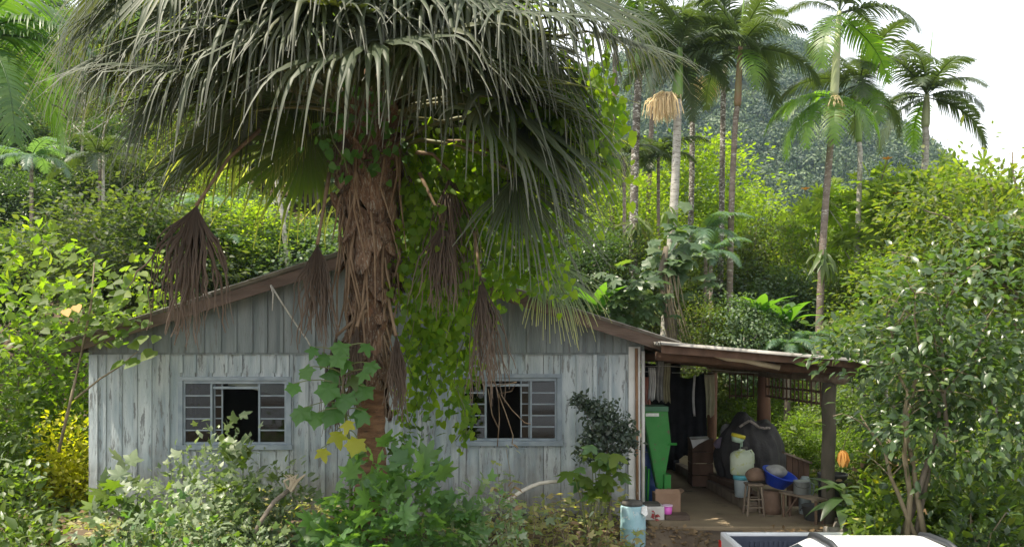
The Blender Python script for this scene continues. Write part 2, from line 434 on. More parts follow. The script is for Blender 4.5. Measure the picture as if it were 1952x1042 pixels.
def dome_bush(name, label, cat, base, rad, h, nleaf, nstuff, size, tpls, leafs, seed, stem='stem_green', nstem=9, front=.5, group=None, lump=.35, smallsize=None, smalltpl='rhomb', smallleaf=None, shell=(.78, 1.05), flat=0.35):
    """a mound of leafy stems: the leaves that show largest are parts, the mass behind them is one part"""
    rg = np.random.default_rng(seed); rng = random.Random(seed)
    t = thing(name, label, cat, base, group)
    b = np.array(base, float)
    lob = rnd_dirs(rg, 7); lob[:, 2] = np.abs(lob[:, 2]); lob = nrm(lob)
    def pts(n, sh, bias):
        d = rnd_dirs(rg, n * 3); d[:, 2] = np.abs(d[:, 2]); d = d[(d[:, 1] < 1 - 1.3 * bias)][:n]
        k = 1 + lump * np.max(d @ lob.T, axis=1, keepdims=True) ** 4 - lump * .7
        u = rg.uniform(sh[0], sh[1], size=(len(d), 1))
        return d, b + d * u * k * np.array([rad[0], rad[1], h])
    for i in range(nstem):
        d, q = pts(4, (.6, .85), 0); mb = MB()
        limb(mb, Vector(base) + Vector((rng.uniform(-.3, .3) * rad[0], rng.uniform(-.3, .3) * rad[1], -.1)), q[0], .018, .006, rng, 5, .12, 5)
        mb.build('stem', M[stem], t, smooth=True)
    if nstuff:
        d, P = pts(nstuff, (.25, .98), .0)
        D = nrm(d * .6 + rg.normal(size=d.shape) * .5 + np.array([0, 0, -.15])); N = nrm(rg.normal(size=d.shape) * flat + d * .4 + np.array([0, 0, .9]))
        f = Fol(); f.add(*scatter(smalltpl, P, D, N, (smallsize or size * .7) * rg.uniform(.6, 1.3, size=len(P))))
        f.obj('foliage', M[smallleaf or leafs[0]], t, stuff=True)
    d, P = pts(nleaf, shell, front)
    for i in range(len(P)):
        dd = Vector(d[i]) * .8 + Vector((rng.gauss(0, .4), rng.gauss(0, .4) , rng.gauss(-.15, .2)))
        n = Vector((0, -.25, .9)) + Vector(d[i]) * .35 + Vector((rng.gauss(0, flat), rng.gauss(0, flat), 0))
        leaf_part(t, rng.choice(tpls), rng.choice(leafs), P[i], dd, n, size * rng.uniform(.65, 1.25))
    return t
# ------------------------------------------------------------------ terrain
def sstep(a, b, x):
    t = np.clip((x - a) / (b - a), 0, 1); return t * t * (3 - 2 * t)
def ground_h(x, y):
    x = np.asarray(x, float); y = np.asarray(y, float)
    low = -0.97
    fr = sstep(9.9, 11.25, y) * (1 - 0 * x)                        # bank in front of the house
    z = low * (1 - fr)
    z = z - 0.06 * (fr > .99)
    slope_l = np.maximum(0, y - 21) * .50 * (1 - sstep(-2, 9, x))  # the slope behind the house
    slope_l = np.minimum(slope_l, 42) + np.maximum(0, y - 21) * .03
    z = z + np.minimum(slope_l, 45)
    z = z + .5 * sstep(-6.5, -9, x) * fr + 0.35 * sstep(6.0, 8.5, x) * fr
    z = z + .06 * np.sin(x * 2.3 + 1) * np.cos(y * 1.9) + .03 * np.sin(x * 5.1) * np.sin(y * 4.3)
    inpad = (x > -6.1) & (x < 5.2) & (y > 11.3) & (y < 20)
    z = np.where(inpad, -0.05, z)
    return z
def gz(x, y): return float(ground_h(x, y))
xs = np.concatenate([np.linspace(-700, -60, 12), np.linspace(-55, -9, 36), np.arange(-8.5, 9, .22), np.linspace(9.5, 55, 36), np.linspace(60, 700, 12)])
ys = np.concatenate([np.linspace(-60, 4, 12), np.arange(4.5, 22, .22), np.linspace(22.5, 100, 70), np.linspace(110, 900, 16)])
gx, gy = np.meshgrid(xs, ys); gzv = ground_h(gx, gy)
V = np.stack([gx, gy, gzv], -1).reshape(-1, 3); nx = len(xs); ny = len(ys)
i, j = np.meshgrid(np.arange(nx - 1), np.arange(ny - 1)); b = (j * nx + i).ravel()
gq = np.stack([b, b + 1, b + nx + 1, b + nx], -1)
tag(np_obj('ground', V, [gq], M['soil'], None, True), kind='structure')

# far mountain behind the valley
def hill_h(x, y):
    u = (x - 95) / 95.0; v = (y - 360) / 120.0
    p = 136 * np.exp(-(np.abs(u) ** 2.0) * np.where(u > 0, 1.0, .30)) * np.exp(-v * v * 1.2)
    p2 = 62 * np.exp(-((x - 175) / 90) ** 2) * np.exp(-((y - 380) / 120) ** 2)
    return np.maximum(p, p2) + 5 * np.sin(x * .06) * np.sin(y * .05 + 1) - 4
hx = np.linspace(-160, 420, 90); hy = np.linspace(200, 520, 60)
gx, gy = np.meshgrid(hx, hy); V = np.stack([gx, gy, hill_h(gx, gy)], -1).reshape(-1, 3); nx = 90; ny = 60
i, j = np.meshgrid(np.arange(nx - 1), np.arange(ny - 1)); b = (j * nx + i).ravel()
tag(np_obj('hill', V, [np.stack([b, b + 1, b + nx + 1, b + nx], -1)], M['hill_soil'], None, True), kind='structure')
rg = np.random.default_rng(5)
n = 5200
X = rg.uniform(-20, 260, n); Y = rg.uniform(225, 385, n); Z = hill_h(X, Y)
ok = Z > 8; X, Y, Z = X[ok], Y[ok], Z[ok]; n = len(X)
fol = Fol(); per = 150
rr = rg.uniform(2.8, 7.0, n)
idx = np.repeat(np.arange(n), per)
d = rnd_dirs(rg, len(idx)); d[:, 2] = np.abs(d[:, 2]) * 1.0 - .25
P = np.stack([X, Y, Z + rr * .5], -1)[idx] + d * (rr[idx] * rg.uniform(.88, 1.05, len(idx)))[:, None]
D = nrm(np.cross(d, rg.normal(size=d.shape)) + d * .2); N = nrm(d + rg.normal(size=d.shape) * .35)
fol.add(*scatter('card', P, D, N, rg.uniform(.6, 1.15, len(idx)) * np.sqrt(rr[idx] / 4)))
M['leaf_far'] = leafmat('leaf_far', [(.014, .036, .014), (.02, .045, .016), (.03, .056, .02), (.018, .04, .016)], rough=.6, trans=.15, tip=(.10, .145, .05), tiplo=.05)
tone = rg.uniform(0, 1, n) ** 2.0
Vh = np.concatenate(fol.V)
tag(np_obj('hill_forest', Vh, [np.concatenate(f_) for f_ in fol.F.values()], M['leaf_far'], None, False, np.repeat(tone[idx], 4)), 'dense forest covering the far blue hill', 'forest', kind='stuff')
mb = MB()
for k in range(46):
    q = rg.integers(0, n); 
    mb.tube([(X[q], Y[q], Z[q]), (X[q], Y[q], Z[q] + rr[q] + 1.5)], [.22, .12], 5)
tag(mb.build('pale_trunks', M['bark_pale']), kind='stuff')

# undergrowth on the slope behind the house and over the valley floor
def cover(name, n, xr, yr, size, tpl, mat, seed, hmax=.5, mask=None, label=None):
    rg = np.random.default_rng(seed)
    x = rg.uniform(*xr, n); y = rg.uniform(*yr, n)
    if mask is not None:
        k = mask(x, y); x, y = x[k], y[k]
    z = ground_h(x, y) + rg.uniform(0, 1, len(x)) ** 1.5 * hmax * (.5 + .5 * np.sin(x * 1.3) * np.cos(y * 1.1))
    P = np.stack([x, y, z], -1)
    D = nrm(rg.normal(size=P.shape) * np.array([1, 1, .3])); N = nrm(rg.normal(size=P.shape) * .4 + np.array([0, -.2, 1]))
    f = Fol(); f.add(*scatter(tpl, P, D, N, size * rg.uniform(.5, 1.3, len(x))))
    return tag(f.obj(name, M[mat]), label, name.replace('_', ' ') if label else None, kind='stuff')
offpad = lambda x, y: ~((x > -6.4) & (x < 5.0) & (y > 10.6) & (y < 19.8))
cover('undergrowth', 42000, (-40, 5), (20, 75), .36, 'card', 'leaf_dark', 11, 1.0, None, 'low leafy undergrowth on the slope behind the house')  # dark leaf colour stands in for shade in the gaps between trees
cover('valley_undergrowth', 26000, (4.6, 34), (15, 62), .34, 'card', 'leaf_olive', 12, 1.2, lambda x, y: offpad(x, y), 'yellow green undergrowth behind the carport')
cover('yard_weeds', 9000, (-6.2, 1.6), (8.2, 11.9), .11, 'card', 'weed', 13, .55, lambda x, y: y < 11.8, 'dry weeds along the foot of the plank wall')
cover('side_weeds', 7000, (-12, -6.1), (8, 20), .16, 'card', 'leaf_mid', 14, .5, None, 'leafy weeds beside the left end of the house')
cover('bank_weeds', 9000, (4.4, 12), (8.5, 14.9), .14, 'ovate', 'leaf_mid', 15, .5, lambda x, y: (x > 5.0) | (y < 10.6) & (x > 4.6), 'leafy weeds on the bank right of the carport')
cover('leaf_litter', 2600, (1.0, 5.0), (9.7, 11.5), .08, 'card', 'leaf_dry', 16, .02, None, 'dry fallen leaves on the dirt before the carport')
cover('soil_litter', 900, (-7.6, -4.5), (8.3, 13), .10, 'card', 'leaf_dry', 17, .05, None, 'dead leaves on dark soil left of the house')
# ------------------------------------------------------------------ house
M['paint'] = pmat('paint', (.27, .325, .35), (.47, .51, .515), 2.0, .75, .5, (3.6, 3.6, .6), c3=(.19, .20, .20), dirt=.555, bscale=14, vary=.13, spec=.25)
def splash(m, z0, z1, colr):
    """mud splashed and rotted up from the ground, ragged at its upper edge"""
    n = m.node_tree; l = n.links.new; p = n.nodes['Principled BSDF']; src = p.inputs['Base Color'].links[0].from_socket
    tcx = n.nodes.new('ShaderNodeTexCoord'); sp = n.nodes.new('ShaderNodeSeparateXYZ'); l(tcx.outputs['Object'], sp.inputs[0])
    no = n.nodes.new('ShaderNodeTexNoise'); no.inputs['Scale'].default_value = 5; no.inputs['Detail'].default_value = 6; l(tcx.outputs['Object'], no.inputs['Vector'])
    ad = n.nodes.new('ShaderNodeMath'); ad.operation = 'MULTIPLY_ADD'; ad.inputs[1].default_value = -1.3; l(no.outputs['Fac'], ad.inputs[0]); ad.inputs[2].default_value = .65
    su = n.nodes.new('ShaderNodeMath'); su.operation = 'ADD'; l(sp.outputs['Z'], su.inputs[0]); l(ad.outputs[0], su.inputs[1])
    mr = n.nodes.new('ShaderNodeMapRange'); mr.inputs['From Min'].default_value = z0; mr.inputs['From Max'].default_value = z1; mr.inputs['To Min'].default_value = .75; mr.inputs['To Max'].default_value = 0; l(su.outputs[0], mr.inputs['Value'])
    x = n.nodes.new('ShaderNodeMixRGB'); x.inputs['Color2'].default_value = (*colr, 1); l(mr.outputs[0], x.inputs['Fac']); l(src, x.inputs['Color1']); l(x.outputs['Color'], p.inputs['Base Color'])
splash(M['paint'], .1, .95, (.19, .165, .14))
M['paint_grey'] = pmat('paint_grey', (.16, .19, .195), (.25, .28, .28), 1.8, .8, .5, (4.2, 4.2, .5), c3=(.15, .15, .145), dirt=.58, bscale=14, vary=.12, spec=.2)  # greyer paint, with shade under the overhang put into its colour too
M['frame_paint'] = pmat('frame_paint', (.19, .235, .27), (.29, .335, .37), 5, .5, .15, c3=(.22, .19, .16), dirt=.72)
M['brown_wood'] = pmat('brown_wood', (.08, .056, .042), (.14, .10, .076), 4, .8, .4, (.5, 3, 3), c3=(.09, .05, .035), dirt=.6)
M['old_wood'] = pmat('old_wood', (.15, .11, .08), (.25, .2, .145), 5, .9, .5, (1, 1, .4), c3=(.08, .06, .045), dirt=.62)
M['dark_wood'] = pmat('dark_wood', (.07, .04, .025), (.13, .075, .05), 5, .85, .4, (1, 1, .4))
M['red_wood'] = pmat('red_wood', (.12, .06, .038), (.18, .095, .06), 5, .85, .3, (1, 1, .4))
M['post_wood'] = pmat('post_wood', (.075, .065, .048), (.13, .11, .082), 5, .95, .5, (1, 1, .4), c3=(.06, .075, .035), dirt=.58)
M['light_wood'] = pmat('light_wood', (.36, .29, .2), (.46, .39, .28), 5, .85, .3, (.5, 2, 2))
M['fibre'] = pmat('fibre', (.19, .18, .165), (.32, .305, .28), 3, .9, .4, c3=(.13, .12, .10), dirt=.58)
M['inside'] = pmat('inside', (.10, .09, .08), (.14, .125, .11), 2, .9)
M['rust'] = pmat('rust', (.22, .12, .065), (.30, .18, .10), 7, .85, .2, c3=(.5, .45, .38), dirt=.62)
M['white_paint'] = pmat('white_paint', (.55, .55, .52), (.66, .66, .63), 6, .6, .1, c3=(.3, .27, .23), dirt=.66)
M['concrete'] = pmat('concrete', (.19, .14, .09), (.28, .22, .14), 1.2, .9, .35, c3=(.13, .11, .07), dirt=.6)
def glassmat(name, tint=(.8, .85, .85), fac=.12):
    m, n, p = newmat(name); l = n.links.new
    tr = n.nodes.new('ShaderNodeBsdfTransparent'); tr.inputs['Color'].default_value = (*tint, 1)
    gl = n.nodes.new('ShaderNodeBsdfGlossy'); gl.inputs['Roughness'].default_value = .06; gl.inputs['Color'].default_value = (.8, .8, .8, 1)
    ms = n.nodes.new('ShaderNodeMixShader'); ms.inputs[0].default_value = fac
    l(tr.outputs[0], ms.inputs[1]); l(gl.outputs[0], ms.inputs[2]); l(ms.outputs[0], n.nodes['Material Output'].inputs['Surface']); return m
M['glass'] = glassmat('glass', (.45, .5, .5), .035)

WY = 12.0; HX0, HX1 = -6.01, 1.83; HB = 19.2
def HXp(px): return (px - 976) / 133.333
def HZp(py): return 2.35 - (py - 670) / 133.333
RX, RZ, RS = -1.96, 3.80, .317
def zs(x): return RZ - RS * abs(x - RX)
house = thing('plank_house', 'weathered pale blue plank house with a low brown gable roof behind the big fan palm', 'house', (RX, 15.5, 0))
WINS = [(HXp(345), HXp(552), HZp(850), HZp(718)), (HXp(875), HXp(1068), HZp(843), HZp(713))]
rng = random.Random(3)
ZG = HZp(672)
# boards and cover strips of the front wall
x = HX0; k = 0
def board(x0, x1, z0, z1, mat, y=WY, name='plank', th=.022):
    if z1 - z0 < .02: return
    mb = MB(); o = rng.uniform(0, .007)
    mb.box(x0, x1, y - th - o, y - o, z0, z1); return mb.build(name, M[mat], house)
bx = []
while x < HX1 - .02:
    w = rng.uniform(.19, .255); x1 = min(x + w, HX1)
    bx.append((x, x1)); x = x1
def spans(x0, x1):
    zz = [(rng.uniform(-.02, .05), ZG - .004)]
    for (a, b_, c, d) in WINS:
        if x1 > a + .012 and x0 < b_ - .012: zz = [(zz[0][0], c + .0), (d, ZG - .004)]
    return zz
for (a, b_) in bx:
    cuts = [a, b_]
    for w in WINS:
        for e in w[:2]:
            if a + .01 < e < b_ - .01: cuts.append(e)
    cuts.sort()
    for c0, c1 in zip(cuts, cuts[1:]):
        for z0, z1 in spans(c0, c1): board(c0 + .004, c1 - .004, z0, z1, 'paint')
    if rng.random() < .8 and b_ < HX1 - .1:
        w2 = rng.uniform(.018, .03)
        inside = any(w[0] - .05 < b_ < w[1] + .05 for w in WINS)
        zz = [(.02, ZG - .004)]
        for w in WINS:
            if w[0] - w2 < b_ < w[1] + w2: zz = [(.02, w[2] - .07), (w[3] + .06, ZG - .004)]
        for z0, z1 in zz:
            mb = MB(); mb.box(b_ - w2, b_ + w2, WY - .046 - rng.uniform(0, .004), WY - .0305, z0, z1); mb.build('cover_strip', M['paint'], house)
# gable boards stand a little proud of the wall below
x = HX0 - .02
while x < HX1 + .02:
    w = rng.uniform(.2, .27); x1 = min(x + w, HX1 + .03)
    a, b_ = x + .003, x1 - .003
    za, zb = zs(a) - .02, zs(b_) - .02
    if max(za, zb) > ZG + .03:
        mb = MB(); y1 = WY - .004; y0 = WY - .048 - rng.uniform(0, .006)
        poly = [(a, ZG), (b_, ZG), (b_, max(zb, ZG + .005))]
        if a < RX < b_: poly.append((RX, zs(RX) - .02))
        poly.append((a, max(za, ZG + .005)))
        mb.prism(poly, y0, y1); mb.build('gable_board', M['paint_grey'], house)
        if rng.random() < .75:
            zt = zs(x1) - .05
            if zt > ZG + .08:
                mb = MB(); mb.box(x1 - .02, x1 + .02, WY - .071, WY - .0555, ZG + .006, zt); mb.build('cover_strip', M['paint_grey'], house)
    x = x1
mb = MB(); mb.box(HX0 - .01, HX1 + .02, WY - .062, WY - .002, ZG - .003 - .022, ZG - .003); mb.build('gable_ledge', M['paint_grey'], house)
# inner shell: lining behind the boards, side and back walls, floor, ceiling
mb = MB()
xs_ = [HX0 + .01, WINS[0][0], WINS[0][1], WINS[1][0], WINS[1][1], HX1 - .01]
for a, b_ in ((xs_[0], xs_[1]), (xs_[2], xs_[3]), (xs_[4], xs_[5])): mb.box(a, b_, WY + .003, WY + .05, -.1, ZG + .1)
for w in WINS:
    mb.box(w[0], w[1], WY + .003, WY + .05, -.1, w[2]); mb.box(w[0], w[1], WY + .003, WY + .05, w[3], ZG + .1)
mb.box(HX0 + .1, HX1 - .1, HB - .3, HB - .2, 0, 2.4)
mb.box(HX0 + .06, HX1 - .06, WY + .06, HB - .1, -.09, .02)
mb.box(HX0 + .06, HX1 - .06, WY + .06, HB - .1, 2.45, 2.49)
mb.box(-2.05, -1.95, WY + .06, HB - .31, .03, 2.44)
mb.box(-5.8, -2.06, 15.6, 15.68, .03, 2.44); mb.box(-1.94, 1.7, 15.2, 15.28, .03, 2.44)
mb.build('inner_wall', M['inside'], house)
for sx, nm in ((HX0, 0), (HX1 - .03, 1)):
    y = WY
    while y < HB:
        w = rng.uniform(.2, .26); mb = MB(); o = rng.uniform(0, .005)
        mb.box(sx - o, sx + .03 - o, y + .004, min(y + w, HB) - .004, -.05, zs(sx) - .05); mb.build('plank', M['paint'], house); y += w
mb = MB(); mb.box(HX0, HX1, HB, HB + .03, -.05, 2.45); mb.prism([(HX0, 2.46), (HX1, 2.46), (RX, RZ - .05)], HB, HB + .03); mb.build('back_wall', M['paint_grey'], house)
# corner boards and pipes at the right corner
mb = MB(); mb.box(HXp(1197), HXp(1219), WY - .075, WY - .05, .0, 2.42); mb.build('corner_board', M['white_paint'], house)
mb = MB(); mb.tube([(HXp(1213), WY - .11, .06), (HXp(1212), WY - .11, 1.2), (HXp(1211), WY - .11, 2.40)], .022, 8); mb.build('rusty_pipe', M['rust'], house, True)
mb = MB(); mb.tube([(HXp(1224), WY - .09, .02), (HXp(1224), WY - .09, 2.36)], .026, 10); mb.build('drain_pipe', M['white_paint'], house, True)
mb = MB(); mb.box(HX0 - .012, HX0 + .11, WY - .058, WY - .047, -.02, ZG - .03); mb.build('corner_board', M['paint'], house)

# windows
def window(x0, x1, z0, z1, cols, seed, mid_open):
    rg_ = random.Random(seed)
    mb = MB(); t = .07
    mb.box(x0 - t, x1 + t, WY - .07, WY + .06, z1, z1 + .055); mb.box(x0 - t - .02, x1 + t + .02, WY - .09, WY + .06, z0 - .07, z0)
    mb.box(x0 - t, x0, WY - .07, WY + .06, z0, z1); mb.box(x1, x1 + t, WY - .07, WY + .06, z0, z1)
    fr = mb.build('window', M['frame_paint'], house, bevel=.004)
    s = MB(); y0, y1 = WY - .045, WY + .0
    e = .028
    s.box(x0 + .002, x1 - .002, y0, y1, z1 - .045, z1 - .002); s.box(x0 + .002, x1 - .002, y0, y1, z0 + .002, z0 + .035)
    for c in [x0 + e / 2 + .002, cols[0], cols[1], x1 - e / 2 - .002]:
        s.box(c - e / 2, c + e / 2, y0 - .003, y1 + .003, z0 + .036, z1 - .046)
    s.build('mullion', M['frame_paint'], fr)
    for (a, b_) in ((x0 + e + .004, cols[0] - e / 2 - .002), (cols[1] + e / 2 + .002, x1 - e - .004)):
        n = 5; h = (z1 - .05 - z0 - .04) / n
        for i in range(n):
            zb = z0 + .04 + i * h; tilt = rg_.uniform(.001, .006)
            g = MB(); g.add([(a, WY - .034, zb + .006), (b_, WY - .034, zb + .006), (b_, WY - .034 + tilt, zb + h - .006), (a, WY - .034 + tilt, zb + h - .006),
                             (a, WY - .030, zb + .006), (b_, WY - .030, zb + .006), (b_, WY - .030 + tilt, zb + h - .006), (a, WY - .030 + tilt, zb + h - .006)],
                            [(0, 1, 2, 3), (5, 4, 7, 6), (0, 4, 5, 1), (3, 2, 6, 7), (0, 3, 7, 4), (1, 5, 6, 2)])
            g.build('pane', M['glass'], fr)
            if i:
                q = MB(); q.box(a - .001, b_ + .001, WY - .046, WY - .022, zb - .010, zb + .008); q.build('glazing_bar', M['frame_paint'], fr)
    # header of the sliding middle, with one leaf pushed aside
    q = MB(); a, b_ = cols[0] + e / 2, cols[1] - e / 2
    q.box(a, b_, WY - .03, WY + .012, z1 - .12, z1 - .085)
    sx0, sx1 = (a + .002, a + (b_ - a) * .2) if mid_open < 0 else (b_ - (b_ - a) * .22, b_ - .002)
    q.box(sx0, sx0 + .02, WY + .012, WY + .03, z0 + .04, z1 - .05); q.box(sx1 - .02, sx1, WY + .012, WY + .03, z0 + .04, z1 - .05)
    q.build('sliding_sash', M['frame_paint'], fr)
    g = MB(); g.box(sx0 + .021, sx1 - .021, WY + .019, WY + .023, z0 + .042, z1 - .052); g.build('pane', M['glass'], fr)
    for i in range(1, 5):
        q = MB(); zb = z0 + .04 + i * (z1 - z0 - .09) / 5
        q.box(sx0 + .021, sx1 - .021, WY + .012, WY + .018, zb - .008, zb + .008); q.build('glazing_bar', M['frame_paint'], fr)
    return fr
w = WINS[0]; window(w[0] + .05, w[1] - .03, w[2] + .03, w[3] - .05, (HXp(405), HXp(496)), 1, -1)
w = WINS[1]; window(w[0] + .05, w[1] - .05, w[2] + .03, w[3] - .05, (HXp(926), HXp(1012)), 2, 1)
# white trim along the rake
for sgn in (-1, 1):
    xe = HX0 if sgn < 0 else HX1 + .1
    mb = MB(); dz = .05
    mb.prism([(xe, zs(xe) - .005 - dz), (RX - sgn * .002 * -1, RZ - .005 - dz), (RX, RZ - .005), (xe, zs(xe) - .005)], WY - .10, WY - .072)
    mb.build('rake_trim', M['light_wood'], house)
# roof: rafters, fascia and corrugated sheets
EL, ER = -6.10, 2.25; RY0, RY1 = 11.6, HB + .5
for sgn, xe in ((-1, EL), (1, ER)):
    mb = MB(); mb.prism([(xe, zs(xe) - .16), (RX, RZ - .16), (RX, RZ - .002), (xe, zs(xe) - .002)], RY0, RY0 + .03); mb.build('fascia', M['brown_wood'], house)
    mb = MB(); x0 = xe; mb.box(xe - .012 if sgn < 0 else xe - .012, xe + .012, RY0 + .032, RY1, zs(xe) - .15, zs(xe) - .01); mb.build('eave_board', M['brown_wood'], house)
    for yy in np.arange(RY0 + .4, RY1, 1.15):
        mb = MB(); mb.prism([(xe + sgn * -.02, zs(xe) - .12), (RX + sgn * .03, RZ - .13), (RX + sgn * .03, RZ - .015), (xe + sgn * -.02, zs(xe) - .012)], yy, yy + .05); mb.build('rafter', M['brown_wood'], house)
def sheet(x0, x1, y0, y1, zf, lift, mat, parent, pitch=.177, amp=.022, name='roof_sheet'):
    n = max(4, int((y1 - y0) / pitch * 6)); V = []; Fq = []
    for s_ in (0, 1):
        for (xx) in (x0, x1):
            for i in range(n + 1):
                y = y0 + (y1 - y0) * i / n
                V.append((xx, y, zf(xx) + lift + amp * math.sin(2 * math.pi * y / pitch) + amp - s_ * .012))
    m_ = n + 1
    for i in range(n):
        Fq += [(i, i + 1, m_ + i + 1, m_ + i), (2 * m_ + i + 1, 2 * m_ + i, 3 * m_ + i, 3 * m_ + i + 1),
               (i, 2 * m_ + i, 2 * m_ + i + 1, i + 1), (m_ + i + 1, 3 * m_ + i + 1, 3 * m_ + i, m_ + i)]
    Fq += [(0, m_, 3 * m_, 2 * m_), (m_ - 1, 3 * m_ - 1, 4 * m_ - 1, 2 * m_ - 1)]
    return np_obj(name, V, [Fq], mat, parent, True)
for sgn, xe in ((-1, EL - .06), (1, ER + .08)):
    L_ = abs(RX - xe); cuts = [0, L_ * .52, L_]
    for r_ in range(2):
        a = RX + sgn * (cuts[r_] - (.0 if r_ == 0 else .0)); b_ = RX + sgn * (cuts[r_ + 1] + (.12 if r_ == 0 else 0))
        yy = RY0 - .06; kk = 0
        while yy < RY1:
            sheet(min(a, b_), max(a, b_), yy, min(yy + 1.1, RY1), zs, .004 + (.02 if r_ == 0 else 0) + .003 * (kk % 2), M['fibre'], house); yy += 1.062; kk += 1
mb = MB(); mb.tube([(RX, RY0 - .07, RZ + .05), (RX, RY1, RZ + .05)], .07, 8); mb.build('ridge_cap', M['fibre'], house, True)
# pale drape seen through the left window
M['drape'] = pmat('drape', (.35, .38, .38), (.45, .48, .48), 6, .8)
V = []; Fq = []
for i in range(13):
    t = i / 12; xx = HXp(428) + t * (HXp(548) - HXp(428))
    for j in range(2):
        zz = HZp(727) if j == 0 else HZp(727 + 8 + 30 * t ** 1.5)
        V.append((xx, WY + .16 + .02 * math.sin(i * 1.9), zz))
for i in range(12): Fq.append((2 * i, 2 * i + 1, 2 * i + 3, 2 * i + 2))
o = np_obj('window_drape', V, [Fq], M['drape'], None, True); sm = o.modifiers.new('thick', 'SOLIDIFY'); sm.thickness = .006
tag(o, 'pale drape slung across the top of the left window opening', 'curtain')
# rope hanging from the gable
mb = MB(); a = at(516, 543, 11.35); b_ = at(586, 648, 11.5); c = at(604, 684, 11.5)
mb.tube([a, a.lerp(b_, .3) + Vector((0, 0, -.012)), a.lerp(b_, .7) + Vector((0, 0, -.015)), b_, c], [.013, .012, .011, .010, .006], 6)
mb.tube([a, at(521, 560, 11.35), at(519, 592, 11.35)], [.012, .012, .006], 6)
M['rope'] = pmat('rope', (.42, .4, .35), (.6, .58, .52), 30, .9, .5)
o = tag(mb.build('rope', M['rope'], None, True), 'frayed pale rope slanting down from the left slope of the gable', 'rope')

# ------------------------------------------------------------------ porch floor and carport
mb = MB(); mb.box(1.9, 4.95, 11.3, 20.2, -.16, 0.0)
fl = tag(mb.build('porch_floor', M['concrete'], bevel=.02), kind='structure')
mb = MB(); mb.box(1.95, 3.35, 14.0, 20.0, .004, .009)
cp = thing('carport', 'low lean-to carport of rough posts and grey sheets on the right of the house', 'carport', (3.4, 15, 0))
def zc(x): return 2.44 - .088 * (x - 2.0)
for k_, yy in enumerate(np.arange(10.95, 19.3, 1.06)):
    sheet(1.95, 4.85, yy, yy + 1.1, zc, .003 * (k_ % 2), M['fibre'], cp)
def beam(name, a, b_, r, mat, n=8, wob=.012):
    mb = MB(); rr = random.Random(hash((round(a[0], 2), round(a[1], 2))) & 0xffff)
    pts = [Vector(a).lerp(Vector(b_), i / 6) + Vector((rr.uniform(-wob, wob), rr.uniform(-wob, wob), rr.uniform(-wob, wob))) for i in range(7)]
    mb.tube(pts, [r * rr.uniform(.9, 1.08) for _ in pts], n); return mb.build(name, M[mat], cp, True)
mb = MB(); mb.prism([(1.96, zc(1.96) - .11), (4.8, zc(4.8) - .08), (4.8, zc(4.8) - .005), (1.96, zc(1.96) - .005)], 11.02, 11.05); mb.build('fascia', M['dark_wood'], cp)
beam('front_log', (at(1286, 661, 11.22)), (at(1486, 699, 11.22)), .04, 'light_wood')
for yy in (11.5, 13.2, 15.0, 16.8, 18.5): beam('rafter', (1.98, yy, 2.29), (4.7, yy, 2.03 if yy > 11.6 else 2.06), .065, 'dark_wood')
for xx, zz in ((2.6, 2.335), (3.4, 2.265), (4.1, 2.20)): beam('purlin', (xx, 11.1, zz - .012), (xx, 19.2, zz - .012), .035, 'dark_wood', 6)
beam('plate_log', (4.42, 11.15, 1.985), (4.5, 19.1, 1.985), .075, 'old_wood')
beam('post', (4.345, 11.55, -.1), (4.36, 11.55, 1.93), .09, 'post_wood', 10, .01)
beam('post', (4.5, 15.0, -.1), (4.5, 15.0, 1.93), .115, 'red_wood', 10, .008)
beam('post', (4.4, 18.5, -.1), (4.42, 18.5, 1.93), .11, 'red_wood', 10, .008)
lat = thing('lattice', 'dark slatted lattice hanging under the carport roof between two posts', 'lattice', (4.43, 13.2, 1.6))
def bar(a, b_, r=.016, nm='slat'):
    mb = MB(); mb.tube([a, b_], r, 4); mb.build(nm, M['dark_wood'], lat)
for z_ in (1.59, 1.76, 1.93): bar((4.43, 11.68, z_ + .02), (4.50, 14.86, z_ - .02), .018, 'rail')
for i in range(16):
    y_ = 11.8 + i * .2; xx = 4.43 + (y_ - 11.68) * .022
    bar((xx - .02, y_, 1.55 + .012 * (i % 3)), (xx - .02, y_ + .01, 1.97), .014)
for z_ in (1.55, 1.95): bar((4.36, 15.14, z_), (3.95, 15.3, z_), .016, 'rail')
for i in range(5): bar((4.36 - i * .1, 15.15 + i * .03, 1.5), (4.36 - i * .1, 15.15 + i * .03, 1.97), .013)
# ------------------------------------------------------------------ things under the carport
M['green_metal'] = pmat('green_metal', (.012, .19, .02), (.03, .22, .035), 4, .5, .1, c3=(.09, .09, .045), dirt=.585)
M['green_dull'] = pmat('green_dull', (.05, .16, .09), (.08, .19, .11), 5, .6)
M['label_white'] = pmat('label_white', (.6, .65, .6), (.75, .78, .74), 20, .5)
M['blue_plastic'] = pmat('blue_plastic', (.03, .07, .25), (.05, .11, .32), 4, .4, c3=(.2, .25, .35), dirt=.68)
M['basin_blue'] = pmat('basin_blue', (.012, .045, .42), (.02, .07, .52), 5, .35)
M['card'] = pmat('card', (.27, .17, .11), (.34, .22, .15), 4, .9)
M['pink'] = pmat('pink', (.72, .12, .55), (.8, .2, .65), 6, .35)
M['pink_pale'] = pmat('pink_pale', (.8, .6, .78), None, 6, .4)
M['drum'] = pmat('drum', (.20, .36, .40), (.34, .50, .55), 4, .6, .2, c3=(.55, .57, .55), dirt=.56)
M['dark_lid'] = pmat('dark_lid', (.05, .048, .043), (.10, .09, .08), 6, .7, .2)
M['foam'] = pmat('foam', (.55, .53, .50), (.65, .63, .6), 6, .8, .2, c3=(.4, .36, .33), dirt=.62)
M['black_cloth'] = pmat('black_cloth', (.010, .010, .012), (.02, .02, .024), 6, .95)
